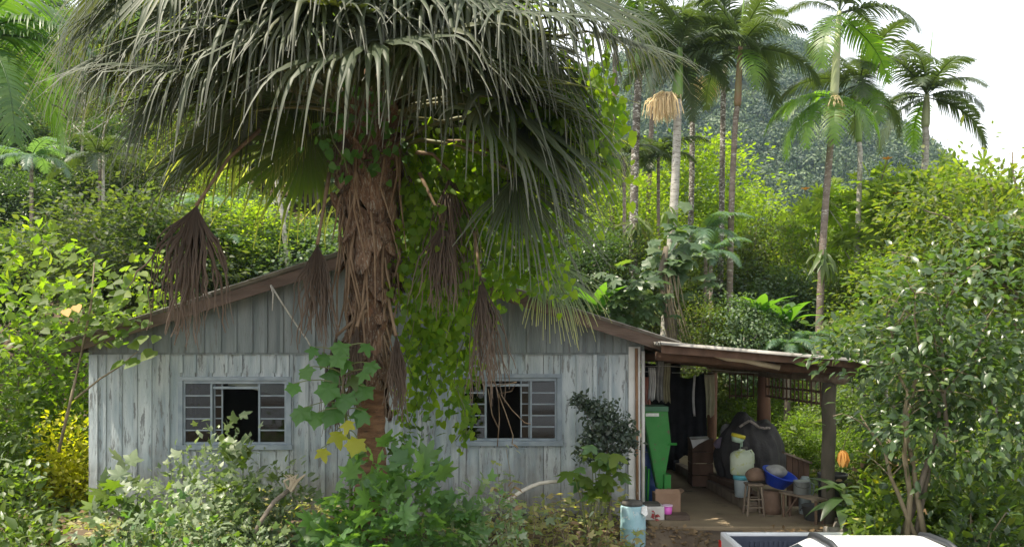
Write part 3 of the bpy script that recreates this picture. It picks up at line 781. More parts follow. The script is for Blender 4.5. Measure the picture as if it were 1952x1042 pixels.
M['cream_cloth'] = pmat('cream_cloth', (.42, .40, .27), (.55, .53, .38), 6, .9)
M['white_cloth'] = pmat('white_cloth', (.55, .55, .54), (.72, .72, .7), 8, .9)
M['red_cloth'] = pmat('red_cloth', (.36, .15, .11), (.48, .24, .19), 8, .9)
M['grey_cloth'] = pmat('grey_cloth', (.20, .20, .19), (.32, .32, .3), 8, .9)
M['olive_cloth'] = pmat('olive_cloth', (.24, .22, .13), (.33, .31, .2), 8, .9)
M['purple_cloth'] = pmat('purple_cloth', (.15, .12, .18), (.28, .22, .3), 8, .9)
M['sack'] = pmat('sack', (.035, .032, .034), (.065, .06, .06), 5, .75, .5, bscale=30)
M['sack_edge'] = pmat('sack_edge', (.28, .24, .22), (.38, .33, .3), 8, .9)
M['jug'] = pmat('jug', (.42, .48, .36), (.55, .60, .46), 5, .45, c3=(.42, .46, .16), dirt=.56)
M['turq'] = pmat('turq', (.08, .35, .42), (.12, .42, .5), 5, .45)
M['grey_plastic'] = pmat('grey_plastic', (.24, .29, .30), (.33, .37, .37), 5, .6)
M['yellow_plastic'] = pmat('yellow_plastic', (.55, .48, .03), (.66, .58, .05), 5, .45)
M['pale_green'] = pmat('pale_green', (.32, .45, .34), (.42, .54, .42), 6, .5)
M['stump'] = pmat('stump', (.14, .085, .055), (.2, .13, .09), 5, .9, .4)
M['tin'] = pmat('tin', (.22, .24, .24), (.32, .34, .33), 6, .5, .2, metal=.5)
M['dark_tin'] = pmat('dark_tin', (.045, .045, .045), (.09, .085, .08), 5, .6, .2)
M['stone'] = pmat('stone', (.20, .175, .15), (.3, .27, .23), 3, .95, .5)

t = thing('hopper', 'bright green metal hopper narrowing to a point, standing beside the house corner', 'hopper', (2.13, 12.4, 0))
def hp(px, py): return (ax(px, 12.35), az(py, 12.35))
mb = MB(); mb.prism([hp(1227, 783), hp(1273, 783), hp(1279, 842), hp(1264, 930), hp(1254, 930)], 12.35, 12.37)
mb.build('front_panel', M['green_metal'], t)
mb = MB()
a, b_, c, d, e = hp(1227, 783), hp(1273, 783), hp(1279, 842), hp(1264, 930), hp(1254, 930)
for p, q in ((a, e), (b_, c), (c, d)):
    mb.add([(p[0], 12.372, p[1]), (q[0], 12.372, q[1]), (q[0] , 12.372 + .12, q[1]), (p[0], 12.372 + .4, p[1])], [(0, 1, 2, 3)])
mb.add([(a[0], 12.77, a[1]), (b_[0], 12.77, b_[1]), (d[0], 12.5, d[1]), (e[0], 12.5, e[1])], [(0, 1, 2, 3)])
o = mb.build('side_panel', M['green_metal'], t); sm = o.modifiers.new('thick', 'SOLIDIFY'); sm.thickness = .012
mb = MB(); x0, z0 = hp(1224, 784); x1, z1 = hp(1274, 774)
mb.box(x0, x1, 12.33, 12.8, z0 + .003, z1); mb.build('rim', M['green_dull'], t, bevel=.006)
mb = MB(); x0, z0 = hp(1231, 793); x1, z1 = hp(1256, 787); mb.box(x0, x1, 12.344, 12.349, z0, z1); mb.build('sticker', M['label_white'], t)
mb = MB(); x0, z0 = hp(1265, 931); x1, z1 = hp(1278, 903); mb.box(x0, x1, 12.3, 12.5, z0, z1); mb.build('outlet_box', M['green_metal'], t, bevel=.006)
mb = MB(); x0, z0 = hp(1272, 846); mb.tube([(x0, 12.36, z0), (x0 + .14, 12.36, z0 + .0)], .02, 8); mb.build('spout', M['green_metal'], t)
for xx in (2.0, 2.26):
    for yy in (12.42, 12.7):
        mb = MB(); mb.tube([(xx, yy, .0), (2.13 + (xx - 2.13) * .8, yy, .62)], .018, 6); mb.build('leg', M['green_metal'], t)
t = thing('drum', 'blue plastic barrel squeezed between the green hopper and the wall corner', 'barrel', (2.06, 13.05, 0))
mb = MB(); mb.lathe([(.17, 0), (.19, .05), (.19, .28), (.2, .3), (.19, .32), (.19, .6), (.2, .62), (.19, .64), (.185, .82), (.16, .88)], (2.08, 13.05, 0.001)); mb.build('body', M['blue_plastic'], t, True)
mb = MB(); mb.lathe([(.05, .881), (.05, .92), (.045, .925)], (2.02, 13.05, 0.001), 10); mb.build('cap', M['dark_lid'], t, True)
t = thing('drum', 'peeling pale turquoise drum under a dark lid, at the foot of the house corner', 'drum', (1.57, 10.9, gz(1.57, 10.9)))
g0 = gz(1.57, 10.9)
mb = MB(); mb.lathe([(.145, -.05), (.165, 0), (.165, .2), (.172, .215), (.165, .23), (.165, .36 - g0 - .02), (.155, .36 - g0)], (1.57, 10.9, g0), 24); mb.build('body', M['drum'], t, True)
mb = MB(); mb.lathe([(.135, .362), (.14, .385), (.13, .415), (.02, .42)], (1.56, 10.9, 0), 24); mb.build('lid', M['dark_lid'], t, True)
mb = MB(); mb.add([(1.66, 10.76, .365), (1.73, 10.8, .37), (1.735, 10.75, .27), (1.70, 10.71, .25), (1.65, 10.735, .29)], [(0, 1, 2, 3, 4)]); o = mb.build('rag', M['white_cloth'], t); sm = o.modifiers.new('thick', 'SOLIDIFY'); sm.thickness = .008
t = thing('foam_box', 'dirty white box with a loose lid between drum and cardboard box', 'box', (2.0, 11.85, 0))
mb = MB(); mb.box(1.86, 2.13, 11.72, 11.98, .001, .19); mb.build('body', M['foam'], t, bevel=.012)
mb = MB(); mb.box(1.85, 2.08, 11.73, 11.98, .193, .225); mb.build('lid', M['dark_lid'], t, bevel=.008)
t = thing('red_sprig', 'withered reddish sprig lying against the dirty white box', 'sprig', (1.98, 11.6, 0))
M['leaf_red'] = leafmat('leaf_red', [(.35, .06, .06), (.42, .12, .12)], trans=.2, tcol=(1.4, 1, 1))
mb = MB(); mb.tube([(2.0, 11.62, .0), (1.97, 11.63, .13)], .006, 5); mb.build('stem', M['twig'], t)
for k in range(8): leaf_part(t, 'rhomb', 'leaf_red', (1.97 + .01 * k % .03, 11.62, .03 + .014 * k), (math.cos(k * 2.4), -.3, .4 * math.sin(k)), (0, -.7, .7), .075)
t = thing('wood_board', 'dark brown board lying flat in front of the cardboard box', 'board', (2.32, 11.85, 0))
o = MB(); o.box(2.14, 2.48, 11.7, 11.97, .002, .07); o = o.build('board', M['brown_wood'], t, bevel=.006)
t = thing('cardboard_box', 'brown cardboard box on the porch floor below the green hopper', 'box', (2.25, 12.15, 0))
mb = MB(); mb.box(2.05, 2.41, 12.0, 12.28, .002, .32); mb.build('body', M['card'], t, bevel=.005)
mb = MB(); mb.add([(2.05, 12.0, .323), (2.41, 12.0, .323), (2.40, 12.06, .38), (2.06, 12.06, .38)], [(0, 1, 2, 3)]); mb.add([(2.41, 12.003, .323), (2.41, 12.28, .323), (2.47, 12.27, .36), (2.47, 12.01, .36)], [(0, 1, 2, 3)])
o = mb.build('flap', M['card'], t); sm = o.modifiers.new('thick', 'SOLIDIFY'); sm.thickness = .005
t = thing('pink_pot', 'small bright pink plastic pot in front of the cardboard box', 'pot', (2.19, 11.82, .07))
mb = MB(); mb.lathe([(.055, .0), (.06, .01), (.068, .11), (.063, .11), (.055, .02)], (2.19, 11.82, .071), 18); mb.build('body', M['pink'], t, True)
mb = MB(); mb.lathe([(.070, .111), (.075, .111), (.075, .126), (.066, .126)], (2.19, 11.82, .071), 18); mb.build('rim', M['pink_pale'], t, True)

# washing on the line
def cloth(name, label, cat, px0, px1, py0, py1, d, mat, seed, group=None, sag=0, taper=.0, nf=3, fold=.03):
    rr = random.Random(seed); n = 18; m_ = 10; V = []; Fq = []
    x0, x1 = ax(px0, d), ax(px1, d); z0, z1 = az(py1, d), az(py0, d)
    ph = rr.uniform(0, 6)
    for j in range(m_ + 1):
        v = j / m_
        for i in range(n + 1):
            u = i / n; s = sag * 4 * u * (1 - u)
            xx = x0 + (x1 - x0) * (u + taper * v * (.5 - u)) + .01 * math.sin(v * 5 + ph)
            zz = z1 - s * (1 - v * .6) - (z1 - z0) * v * (1 - .04 * math.sin(u * 9 + ph))
            V.append((xx, d + fold * math.sin(u * nf * 6.28 + ph + .6 * v) * (.3 + .7 * v) + .01 * math.sin(u * 21 + v * 3), zz))
    for j in range(m_):
        for i in range(n):
            b = j * (n + 1) + i; Fq.append((b, b + 1, b + n + 2, b + n + 1))
    o = np_obj(name, V, [Fq], M[mat], None, True); s = o.modifiers.new('thick', 'SOLIDIFY'); s.thickness = .006
    return tag(o, label, cat, group)
wl = 'washing hung under the carport'
cloth('towel', 'brick pink towel hanging nearest the house corner above the hopper', 'towel', 1225, 1241, 718, 776, 12.95, 'red_cloth', 1, wl)
for k, (a, b_) in enumerate(((1235, 1239), (1241, 1245), (1246.5, 1250))):
    pass
cloth('shirt', 'white striped shirt hanging beside the pink towel', 'shirt', 1236, 1250, 700, 762, 12.9, 'white_cloth', 2, wl, nf=3.4, fold=.05)
cloth('shirt', 'grey shirt hanging between the white shirt and the olive trousers', 'shirt', 1251, 1265, 688, 764, 13.0, 'grey_cloth', 3, wl, nf=2.2, fold=.045)
cloth('trousers', 'olive grey trousers hanging at the end of the washing, by the black sheet', 'trousers', 1264, 1277, 692, 766, 13.1, 'olive_cloth', 4, wl, nf=2.6, fold=.04)
mb = MB(); mb.tube([(1.86, 12.95, 2.12), (2.4, 13.0, 2.13), (4.45, 15.0, 1.96)], .005, 5); tag(mb.build('clothes_line', M['rope']), 'thin clothes line strung from the house corner to a carport post', 'line')
mb = MB(); mb.tube([(2.02, 12.9, 1.45), (2.02, 12.9, 2.13)], .012, 6); tag(mb.build('white_rod', M['white_paint']), 'slim white rod hanging at the house corner above the hopper', 'rod')
cloth('black_sheet', 'big black plastic sheet hung across the back of the carport', 'sheet', 1276, 1346, 706, 868, 15.6, 'black_cloth', 5, None, .14, 0, 4, .05)
cloth('black_sheet', 'second black sheet hanging behind the washing at the house side', 'sheet', 1226, 1296, 690, 900, 16.6, 'black_cloth', 8, None, .05, 0, 3, .05)
cloth('cream_cloth', 'cream cloth hanging from the post beside the black sheet', 'cloth', 1343, 1363, 712, 792, 15.4, 'cream_cloth', 6, None, .02, .3, 2, .04)
cloth('cloth_strip', 'narrow white strip hanging in front of the black sheet', 'strip', 1321, 1325, 715, 790, 15.3, 'white_cloth', 7, None, 0, 0, 1, .01)
mb = MB(); mb.tube([(2.0, 15.6, 2.0), (3.0, 15.6, 1.96), (4.4, 15.5, 1.97)], .006, 5); tag(mb.build('sagging_line', M['rope']), 'line holding up the black sheet at the back of the carport', 'line')

# timbers, table, sack, jug and buckets
mb = MB(); A = Vector((3.28, 16.6, .075)); B = Vector((3.53, 12.15, .075))
def timber(name, A, B, w, h, mat, label, cat='timber'):
    A = Vector(A); B = Vector(B); d = (B - A).normalized(); s = d.cross(Vector((0, 0, 1))).normalized(); u = s.cross(d)
    mb = MB(); vs = [P + s * sx * w / 2 + u * su * h / 2 for P in (A, B) for (sx, su) in ((-1, -1), (1, -1), (1, 1), (-1, 1))]
    mb.add(vs, [(3, 2, 1, 0), (4, 5, 6, 7), (0, 1, 5, 4), (1, 2, 6, 5), (2, 3, 7, 6), (3, 0, 4, 7)])
    return tag(mb.build(name, M[mat], bevel=.008), label, cat)
timber('timber', (3.28, 16.9, .078), (3.53, 12.3, .078), .14, .15, 'old_wood', 'long squared timber lying on the porch floor, front one of two')
timber('timber', (3.52, 16.4, .09), (3.78, 12.55, .09), .14, .17, 'dark_wood', 'long dark timber lying behind the front squared timber')
timber('timber', (3.40, 14.9, .215), (3.62, 12.9, .215), .16, .10, 'dark_wood', 'short dark timber laid on top of the two long timbers')
t = thing('crate', 'brown wooden crate with pale papers on top, beside the black sheet', 'crate', (3.28, 14.6, 0))
for k in range(4):
    mb = MB(); mb.box(3.1, 3.46, 14.42, 14.45, .04 + k * .2, .225 + k * .2); mb.build('plank', M['dark_wood'], t)
    mb = MB(); mb.box(3.1, 3.13, 14.455, 14.8, .04 + k * .2, .225 + k * .2); mb.build('plank', M['dark_wood'], t)
    mb = MB(); mb.box(3.43, 3.46, 14.455, 14.8, .04 + k * .2, .225 + k * .2); mb.build('plank', M['dark_wood'], t)
mb = MB(); mb.box(3.09, 3.47, 14.41, 14.82, .83, .85); mb.build('top', M['dark_wood'], t)
mb = MB(); mb.add([(3.06, 14.38, .84), (3.38, 14.40, .862), (3.42, 14.7, .875), (3.1, 14.68, .864)], [(0, 1, 2, 3)]); mb.add([(3.06, 14.377, .84), (3.1, 14.37, .70), (3.2, 14.39, .77), (3.38, 14.397, .862)], [(0, 1, 2, 3)])
o = mb.build('papers', M['white_cloth']); sm = o.modifiers.new('thick', 'SOLIDIFY'); sm.thickness = .005; tag(o, 'crumpled pale papers lying on the brown crate', 'papers')

def lump(name, c, r, mat, seed, parent=None, n=20, m_=14, amp=.12, top=None, flatb=True):
    rr = np.random.default_rng(seed); V = []; Fq = []
    ph = rr.uniform(0, 6, 8)
    for j in range(m_ + 1):
        th = math.pi * j / m_
        for i in range(n):
            q = 2 * math.pi * i / n
            k = 1 + amp * (math.sin(2 * q + ph[0]) * .5 + math.sin(3 * q + ph[1] + 2 * th) * .4 + math.sin(5 * q + ph[2] - 3 * th) * .25 + math.sin(9 * q + 5 * th + ph[3]) * .15) * math.sin(th)
            x, y, z = math.sin(th) * math.cos(q) * k, math.sin(th) * math.sin(q) * k, math.cos(th)
            if flatb and z < -.55: z = -.55 + (z + .55) * .15
            p = Vector((c[0] + x * r[0], c[1] + y * r[1], c[2] + z * r[2]))
            if top: p = top(p)
            V.append(p)
    for j in range(m_):
        for i in range(n):
            Fq.append((j * n + i, (j + 1) * n + i, (j + 1) * n + (i + 1) % n, j * n + (i + 1) % n))
    return np_obj(name, [tuple(v) for v in V], [Fq], M[mat], parent, True)
t = thing('big_sack', 'huge dark grey sack slumped under the carport, its mouth folded open', 'sack', (4.0, 14.1, 0))
def sk(p):
    x, y, z = p
    q = math.atan2(y - 14.1, x - 4.0); rr_ = math.hypot(x - 4.0, y - 14.1)
    f = 1 + (.035 * math.sin(q * 17 + z * 6) + .025 * math.sin(q * 29 - z * 9 + 2)) * min(1, rr_ * 3)
    x = 4.0 + (x - 4.0) * f; y = 14.1 + (y - 14.1) * f
    z += .07 * math.exp(-((x - 4.32) / .14) ** 2) * (z > .6) - .10 * math.exp(-((x - 4.10) / .07) ** 2) * max(0, z - .7) + .02 * math.sin(x * 23) * math.sin(y * 19 + z * 11)
    z += .13 * math.exp(-((x - 3.84) / .13) ** 2) * max(0, (z - .7)) / .4
    return Vector((x, y, max(z, .002)))
lump('body', (4.0, 14.1, .56), (.60, .5, .66), 'sack', 4, t, 56, 36, .10, sk)
mb = MB()
for i in range(10):
    a = i / 9; mb.tube([(3.72 + .05 * i, 13.72 - .06 * math.sin(a * 3), 1.10 + .12 * math.exp(-((i - 3) / 2.2) ** 2) + .01 * (i % 2)), (3.77 + .05 * i, 13.73 - .06 * math.sin((a + .1) * 3), 1.10 + .12 * math.exp(-((i - 2) / 2.2) ** 2) + .01 * ((i + 1) % 2))], .022, 6)
o = mb.build('folded_mouth', M['sack_edge'], t, True)
t = thing('bundle', 'dusky bundle of cloth heaped between the crate and the big sack', 'bundle', (3.55, 14.2, 0))
lump('cloth', (3.56, 14.1, .80), (.17, .15, .13), 'purple_cloth', 9, t, 16, 10, .25, None, False)
lump('bag', (3.66, 14.25, .45), (.19, .2, .5), 'dark_tin', 10, t, 16, 10, .12)
lump('round_bag', (3.66, 14.3, 1.0), (.11, .1, .13), 'grey_cloth', 12, t, 14, 10, .1, None, False)
t = thing('bucket', 'grey plastic bucket with a turquoise rim under the pale jug', 'bucket', (3.47, 12.72, .155))
mb = MB(); mb.lathe([(.085, 0), (.09, .005), (.105, .26), (.1, .262)], (3.47, 12.72, .156), 20); mb.build('body', M['grey_plastic'], t, True)
mb = MB(); mb.lathe([(.108, .264), (.118, .268), (.118, .325), (.108, .33)], (3.47, 12.72, .156), 20); mb.build('rim', M['turq'], t, True)
t = thing('plastic_jug', 'big pale milky plastic jug standing on the bucket before the dark sack', 'jug', (3.49, 12.74, .487))
mb = MB(); mb.lathe([(.155, 0), (.17, .015), (.178, .05), (.18, .27), (.168, .32), (.12, .355), (.05, .37), (.05, .39)], (3.49, 12.74, .488), 28, 0, 1, .75); mb.build('body', M['jug'], t, True)
mb = MB(); mb.lathe([(.052, .391), (.052, .42), (.046, .424)], (3.53, 12.74, .488), 14); mb.build('cap', M['dark_lid'], t, True)
mb = MB(); mb.tube([(3.56, 12.74, .84), (3.63, 12.74, .86), (3.665, 12.74, .80), (3.672, 12.74, .66)], .014, 8); mb.build('handle', M['jug'], t, True)
t = thing('tub', 'small tub with a yellow rim balanced above the pale jug', 'tub', (3.45, 12.95, .9))
Mt = Matrix.Translation((3.455, 12.9, .96)) @ Matrix.Rotation(R(14), 4, 'Y')
mb = MB(); mb.lathe([(.07, 0), (.078, .005), (.1, .075)], (0, 0, 0), 18); mb.v = [tuple(Mt @ Vector(v)) for v in mb.v]; mb.build('body', M['pale_green'], t, True)
mb = MB(); mb.lathe([(.102, .076), (.108, .078), (.108, .125), (.1, .13)], (0, 0, 0), 18); mb.v = [tuple(Mt @ Vector(v)) for v in mb.v]; mb.build('rim', M['yellow_plastic'], t, True)
mb = MB(); mb.tube([(3.53, 12.93, .84), (3.53, 12.91, .96)], .02, 6); mb.build('stalk', M['pale_green'], t)
t = thing('stool', 'small weathered four-legged wooden stool beside the jug', 'stool', (3.46, 12.1, 0))
t.location = (3.48, 12.1, 0); WL[t.name] = Vector((3.48, 12.1, 0))
mb = MB(); mb.box(3.37, 3.60, 11.99, 12.22, .43, .46); mb.build('seat', M['old_wood'], t, bevel=.006)
for sx in (-1, 1):
    for sy in (-1, 1):
        mb = MB(); mb.tube([(3.485 + sx * .085, 12.105 + sy * .085, .428), (3.485 + sx * .12, 12.105 + sy * .11, .002)], .016, 6); mb.build('leg', M['old_wood'], t)
for z_ in (.12, .24):
    mb = MB(); mb.tube([(3.38, 12.005, z_), (3.59, 12.005, z_)], .011, 6); mb.build('stretcher', M['old_wood'], t)
    mb = MB(); mb.tube([(3.38, 12.2, z_), (3.59, 12.2, z_)], .011, 6); mb.build('stretcher', M['old_wood'], t)
tag(lump('brown_bag', (3.52, 12.13, .56), (.15, .1, .12), 'stump', 21, None, 16, 10, .15), 'crumpled brown bag lying on the small stool', 'bag')
t = thing('stump', 'squat brown stump under the blue basin', 'stump', (3.78, 12.25, 0))
mb = MB(); mb.lathe([(.15, 0), (.145, .1), (.138, .25), (.14, .33), (.12, .335)], (3.78, 12.25, .001), 16); mb.build('wood', M['stump'], t, True)
t = thing('basin', 'deep blue plastic basin heaped with rags, tilted on the stump', 'basin', (3.80, 12.2, .36))
Mt = Matrix.Translation((3.80, 12.12, .42)) @ Matrix.Rotation(R(16), 4, 'Y') @ Matrix.Rotation(R(14), 4, 'X')
mb = MB(); mb.lathe([(.12, 0), (.14, .005), (.235, .19), (.255, .195), (.255, .205), (.225, .2), (.13, .02)], (0, 0, 0), 28); mb.v = [tuple(Mt @ Vector(v)) for v in mb.v]; mb.build('body', M['basin_blue'], t, True)
mb = MB()
tag(lump('rags', (3.82, 12.16, .62), (.17, .13, .10), 'grey_cloth', 23, None, 18, 12, .3, None, False), 'grey rags heaped in the blue basin', 'rags')
t = thing('bench', 'low rough bench with a worn plank top right of the basin', 'bench', (4.1, 11.8, 0))
A = Vector((3.90, 12.05, .345)); B = Vector((4.22, 11.4, .335))
d = (B - A).normalized(); s = d.cross(Vector((0, 0, 1))).normalized(); u = Vector((0, 0, 1))
mb = MB(); mb.add([P + s * sx * .09 + u * su * .016 for P in (A, B) for (sx, su) in ((-1, -1), (1, -1), (1, 1), (-1, 1))], [(3, 2, 1, 0), (4, 5, 6, 7), (0, 1, 5, 4), (1, 2, 6, 5), (2, 3, 7, 6), (3, 0, 4, 7)]); mb.build('top', M['old_wood'], t, bevel=.005)
for P in (A + d * .06, B - d * .06):
    for sx in (-1, 1):
        q = P + s * sx * .06; mb = MB(); mb.tube([(q.x, q.y, .326), (q.x, q.y, 0)], .02, 6); mb.build('leg', M['stump'], t)
mb = MB(); q = A + d * .06; mb.tube([(q.x, q.y, .05), (q.x + d.x * .2, q.y + d.y * .2, .3)], .012, 5); mb.build('brace', M['stump'], t)
t = thing('paint_can', 'dented grey tin can standing on the low bench', 'can', (4.06, 11.78, .36))
mb = MB(); mb.lathe([(.10, 0), (.105, .004), (.105, .17), (.109, .174), (.109, .185), (.09, .187)], (4.06, 11.78, .361), 20); mb.build('body', M['tin'], t, True)
mb = MB(); mb.tube([(3.955, 11.78, .52), (3.97, 11.70, .47), (4.06, 11.66, .45), (4.15, 11.7, .47), (4.165, 11.78, .52)], .004, 5); mb.build('handle', M['dark_tin'], t)
t = thing('dark_tub', 'dark tub lying under the low bench', 'tub', (4.35, 11.45, 0))
mb = MB(); mb.lathe([(.14, 0), (.15, .01), (.19, .2), (.2, .205), (.18, .2), (.13, .03)], (4.25, 11.75, .001), 20); mb.build('body', M['dark_tin'], t, True)
mb = MB(); mb.tube([(4.06, 11.75, .17), (4.03, 11.75, .13)], .012, 6); mb.build('handle', M['dark_tin'], t)
t = thing('wooden_panel', 'dark plank panel with a slanting top leaning against the front post', 'panel', (4.3, 12.5, 0))
for k in range(4):
    xa = 4.10 + k * .085; mb = MB(); zt = .84 - k * .035
    mb.prism([(xa + .03 * 0, .05), (xa + .078, .05), (xa + .072, zt - .03), (xa - .006, zt)], 12.5, 12.53); mb.build('plank', M['dark_wood'], t)
mb = MB(); mb.prism([(4.04, .868), (4.45, .715), (4.45, .685), (4.04, .838)], 12.44, 12.57); mb.build('cap_rail', M['old_wood'], t)
t = thing('dark_bin', 'dark metal bin standing behind the front post', 'bin', (4.62, 12.2, 0))
mb = MB(); mb.lathe([(.17, 0), (.19, .01), (.2, .56), (.21, .565), (.21, .6), (.19, .6), (.17, .05)], (4.62, 12.1, .001), 20); mb.build('body', M['dark_tin'], t, True)
mb = MB(); mb.tube([(4.43, 12.1, .5), (4.40, 12.06, .45), (4.43, 12.02, .4)], .01, 6); mb.build('handle', M['dark_tin'], t)
t = thing('kettle', 'small dull tin jug beside the dark plank panel', 'jug', (4.22, 12.05, .001))
mb = MB(); mb.lathe([(.08, 0), (.09, .01), (.085, .4), (.07, .5), (.05, .54)], (4.26, 12.2, .001), 14); mb.build('body', M['grey_plastic'], t, True)
mb = MB(); mb.tube([(4.34, 12.2, .45), (4.39, 12.2, .42), (4.38, 12.2, .3), (4.345, 12.2, .25)], .01, 6); mb.build('handle', M['grey_plastic'], t)
# broken slab and clay pipe by the path
t = thing('stone_slab', 'broken grey concrete slab at the edge of the porch, behind the white truck', 'slab', (4.45, 10.95, 0))
mb = MB(); mb.prism([(4.25, -.06), (5.0, -.12), (5.0, .06), (4.85, .10), (4.3, .105)], 10.85, 11.2); mb.build('slab', M['stone'], t, bevel=.015)
t = thing('clay_pipe', 'short length of grey pipe lying before the concrete slab', 'pipe', (4.12, 10.8, 0))
mb = MB(); mb.tube([(4.02, 10.78, .05), (4.3, 10.76, .055)], .055, 14); mb.build('pipe', M['stone'], t, True)
mb = MB(); mb.tube([(4.016, 10.78, .05), (4.05, 10.78, .05)], .066, 14); mb.build('collar', M['stone'], t, True)

# ------------------------------------------------------------------ white pickup seen from behind
M['car_white'] = pmat('car_white', (.74, .75, .77), (.78, .79, .81), 2, .22, spec=.6)
M['car_dark'] = pmat('car_dark', (.02, .022, .026), (.03, .033, .038), 4, .5)
M['liner'] = pmat('liner', (.045, .055, .085), (.065, .075, .11), 6, .6)
M['car_glass'] = pmat('car_glass', (.03, .04, .05), None, 2, .06, spec=.8)
M['tail_red'] = pmat('tail_red', (.6, .03, .03), None, 2, .2, spec=.6)
M['tyre'] = pmat('tyre', (.02, .02, .02), (.03, .03, .03), 6, .85)
M['rim'] = pmat('rim', (.5, .5, .52), None, 4, .35, metal=.8)
GT = -1.0
tk = thing('pickup_truck', 'white pickup truck with an open empty bed and black roof rails, parked below the porch', 'truck', (3.42, 8.5, GT))
XL, XR, YT = 2.62, 4.22, 10.6
def loft(rings, close=True):
    mb = MB(); n = len(rings[0]); vs = [v for r in rings for v in r]
    fs = [(i * n + k, i * n + (k + 1) % n, (i + 1) * n + (k + 1) % n, (i + 1) * n + k) for i in range(len(rings) - 1) for k in range(n)]
    fs += [tuple(range(n - 1, -1, -1)), tuple((len(rings) - 1) * n + k for k in range(n))]
    return mb.add(vs, fs)
RIMZ = .085
def side(y, inset=0, zt=RIMZ, zb=-.62):
    return [(XL + inset + .05, y, zb), (XR - inset - .05, y, zb), (XR - inset, y, zb + .2), (XR - inset + .01, y, -.2), (XR - inset - .03, y, zt), (XL + inset + .03, y, zt), (XL + inset - .01, y, -.2), (XL + inset, y, zb + .2)]
# bed
for nm, x0, x1 in (('bed_side', XL, XL + .07), ('bed_side', XR - .07, XR)):
    mb = MB(); mb.prism([(x0, -.45), (x1, -.45), (x1, RIMZ - .01), (x1 - .01, RIMZ), (x0 + .02, RIMZ), (x0, RIMZ - .03)], 8.95, 10.52); mb.build(nm, M['car_white'], tk, bevel=.012)
mb = MB(); mb.box(XL + .01, XR - .01, 10.525, 10.6, -.45, RIMZ - .004); mb.build('tailgate', M['car_white'], tk, bevel=.015)
mb = MB(); mb.box(XL + .08, XR - .08, 8.95, 10.515, -.40, -.36); mb.build('bed_floor', M['liner'], tk)
for k in range(11):
    mb = MB(); xx = XL + .16 + k * .125; mb.box(xx, xx + .05, 9.0, 10.49, -.358, -.34); mb.build('floor_rib', M['liner'], tk)
mb = MB(); mb.box(XL + .08, XR - .08, 10.49, 10.52, -.355, RIMZ - .04); mb.build('bed_liner', M['liner'], tk)
for k in range(14):
    mb = MB(); xx = XL + .35 + k * .06; mb.box(xx, xx + .028, 10.472, 10.488, -.33, RIMZ - .10); mb.build('liner_rib', M['liner'], tk)
for x0, x1 in ((XL + .073, XL + .095), (XR - .095, XR - .073)):
    mb = MB(); mb.box(x0, x1, 9.0, 10.48, -.355, RIMZ - .03); mb.build('bed_liner', M['liner'], tk)
for sx in (XL - .012, XR - .05):
    mb = MB(); mb.box(sx, sx + .062, 10.50, 10.612, -.33, -.02); mb.build('tail_light', M['tail_red'], tk, bevel=.012)
loft([side(8.94), side(8.0, 0), side(7.3, 0, .06), side(7.0, .0, .0), side(6.5, .03, -.05), side(6.15, .1, -.14)]).build('body', M['car_white'], tk, bevel=.03)
# cab
def cabr(z, y0, y1, xi):
    c = .06; return [(XL + xi + c, y0, z), (XR - xi - c, y0, z), (XR - xi, y0 - c, z), (XR - xi, y1 + c, z), (XR - xi - c, y1, z), (XL + xi + c, y1, z), (XL + xi, y1 + c, z), (XL + xi, y0 - c, z)]
loft([cabr(.06, 8.93, 6.95, .03), cabr(.35, 8.55, 7.1, .12), cabr(.53, 8.2, 7.3, .21), cabr(.585, 8.08, 7.4, .29), cabr(.605, 7.9, 7.55, .42)]).build('cab', M['car_white'], tk, bevel=.03)
for sgn, X in ((-1, XL), (1, XR)):
    def sd(z, xi): return X - sgn * (xi - .006)
    mb = MB(); e = .008
    mb.add([(sd(0, .055), 8.62, .12), (sd(0, .125), 8.42, .37), (sd(0, .185), 8.2, .48), (sd(0, .185), 7.82, .48), (sd(0, .05), 7.82, .12)], [(0, 1, 2, 3, 4)])
    mb.add([(sd(0, .05), 7.76, .12), (sd(0, .185), 7.76, .48), (sd(0, .185), 7.45, .48), (sd(0, .05), 7.1, .12)], [(0, 1, 2, 3)])
    o = mb.build('side_window', M['car_glass'], tk); sm = o.modifiers.new('thick', 'SOLIDIFY'); sm.thickness = .012; sm.offset = 0
    mb = MB(); xr = X - sgn * .27
    pts = [(xr, 8.16, .545), (xr, 8.1, .585), (xr, 7.95, .607), (xr, 7.6, .617), (xr, 7.4, .585)]
    mb.tube(pts, [.022, .03, .03, .03, .022], 10); mb.build('roof_rail', M['car_dark'], tk, True)
mb = MB(); mb.add([(XL + .16, 8.83, .14), (XR - .16, 8.83, .14), (XR - .3, 8.30, .49), (XL + .3, 8.30, .49)], [(0, 1, 2, 3)]); o = mb.build('rear_window', M['car_glass'], tk); sm = o.modifiers.new('thick', 'SOLIDIFY'); sm.thickness = .012; sm.offset = 0
for yy in (9.75, 6.95):
    for sgn, xx in ((-1, XL + .08), (1, XR - .08)):
        mb = MB(); n = 24; pr = [(.19, -.1), (.28, -.105), (.31, -.08), (.315, 0), (.31, .08), (.28, .105), (.19, .1)]
        mb.lathe(pr, (0, 0, 0), n); Mt = Matrix.Translation((xx, yy, GT + .315)) @ Matrix.Rotation(R(90), 4, 'Y'); mb.v = [tuple(Mt @ Vector(v)) for v in mb.v]
        w = mb.build('wheel', M['tyre'], tk, True)
        mb = MB(); mb.lathe([(.185, -.06), (.185, .06)], (0, 0, 0), 18); mb.v = [tuple(Mt @ Vector(v)) for v in mb.v]; mb.build('rim', M['rim'], w)
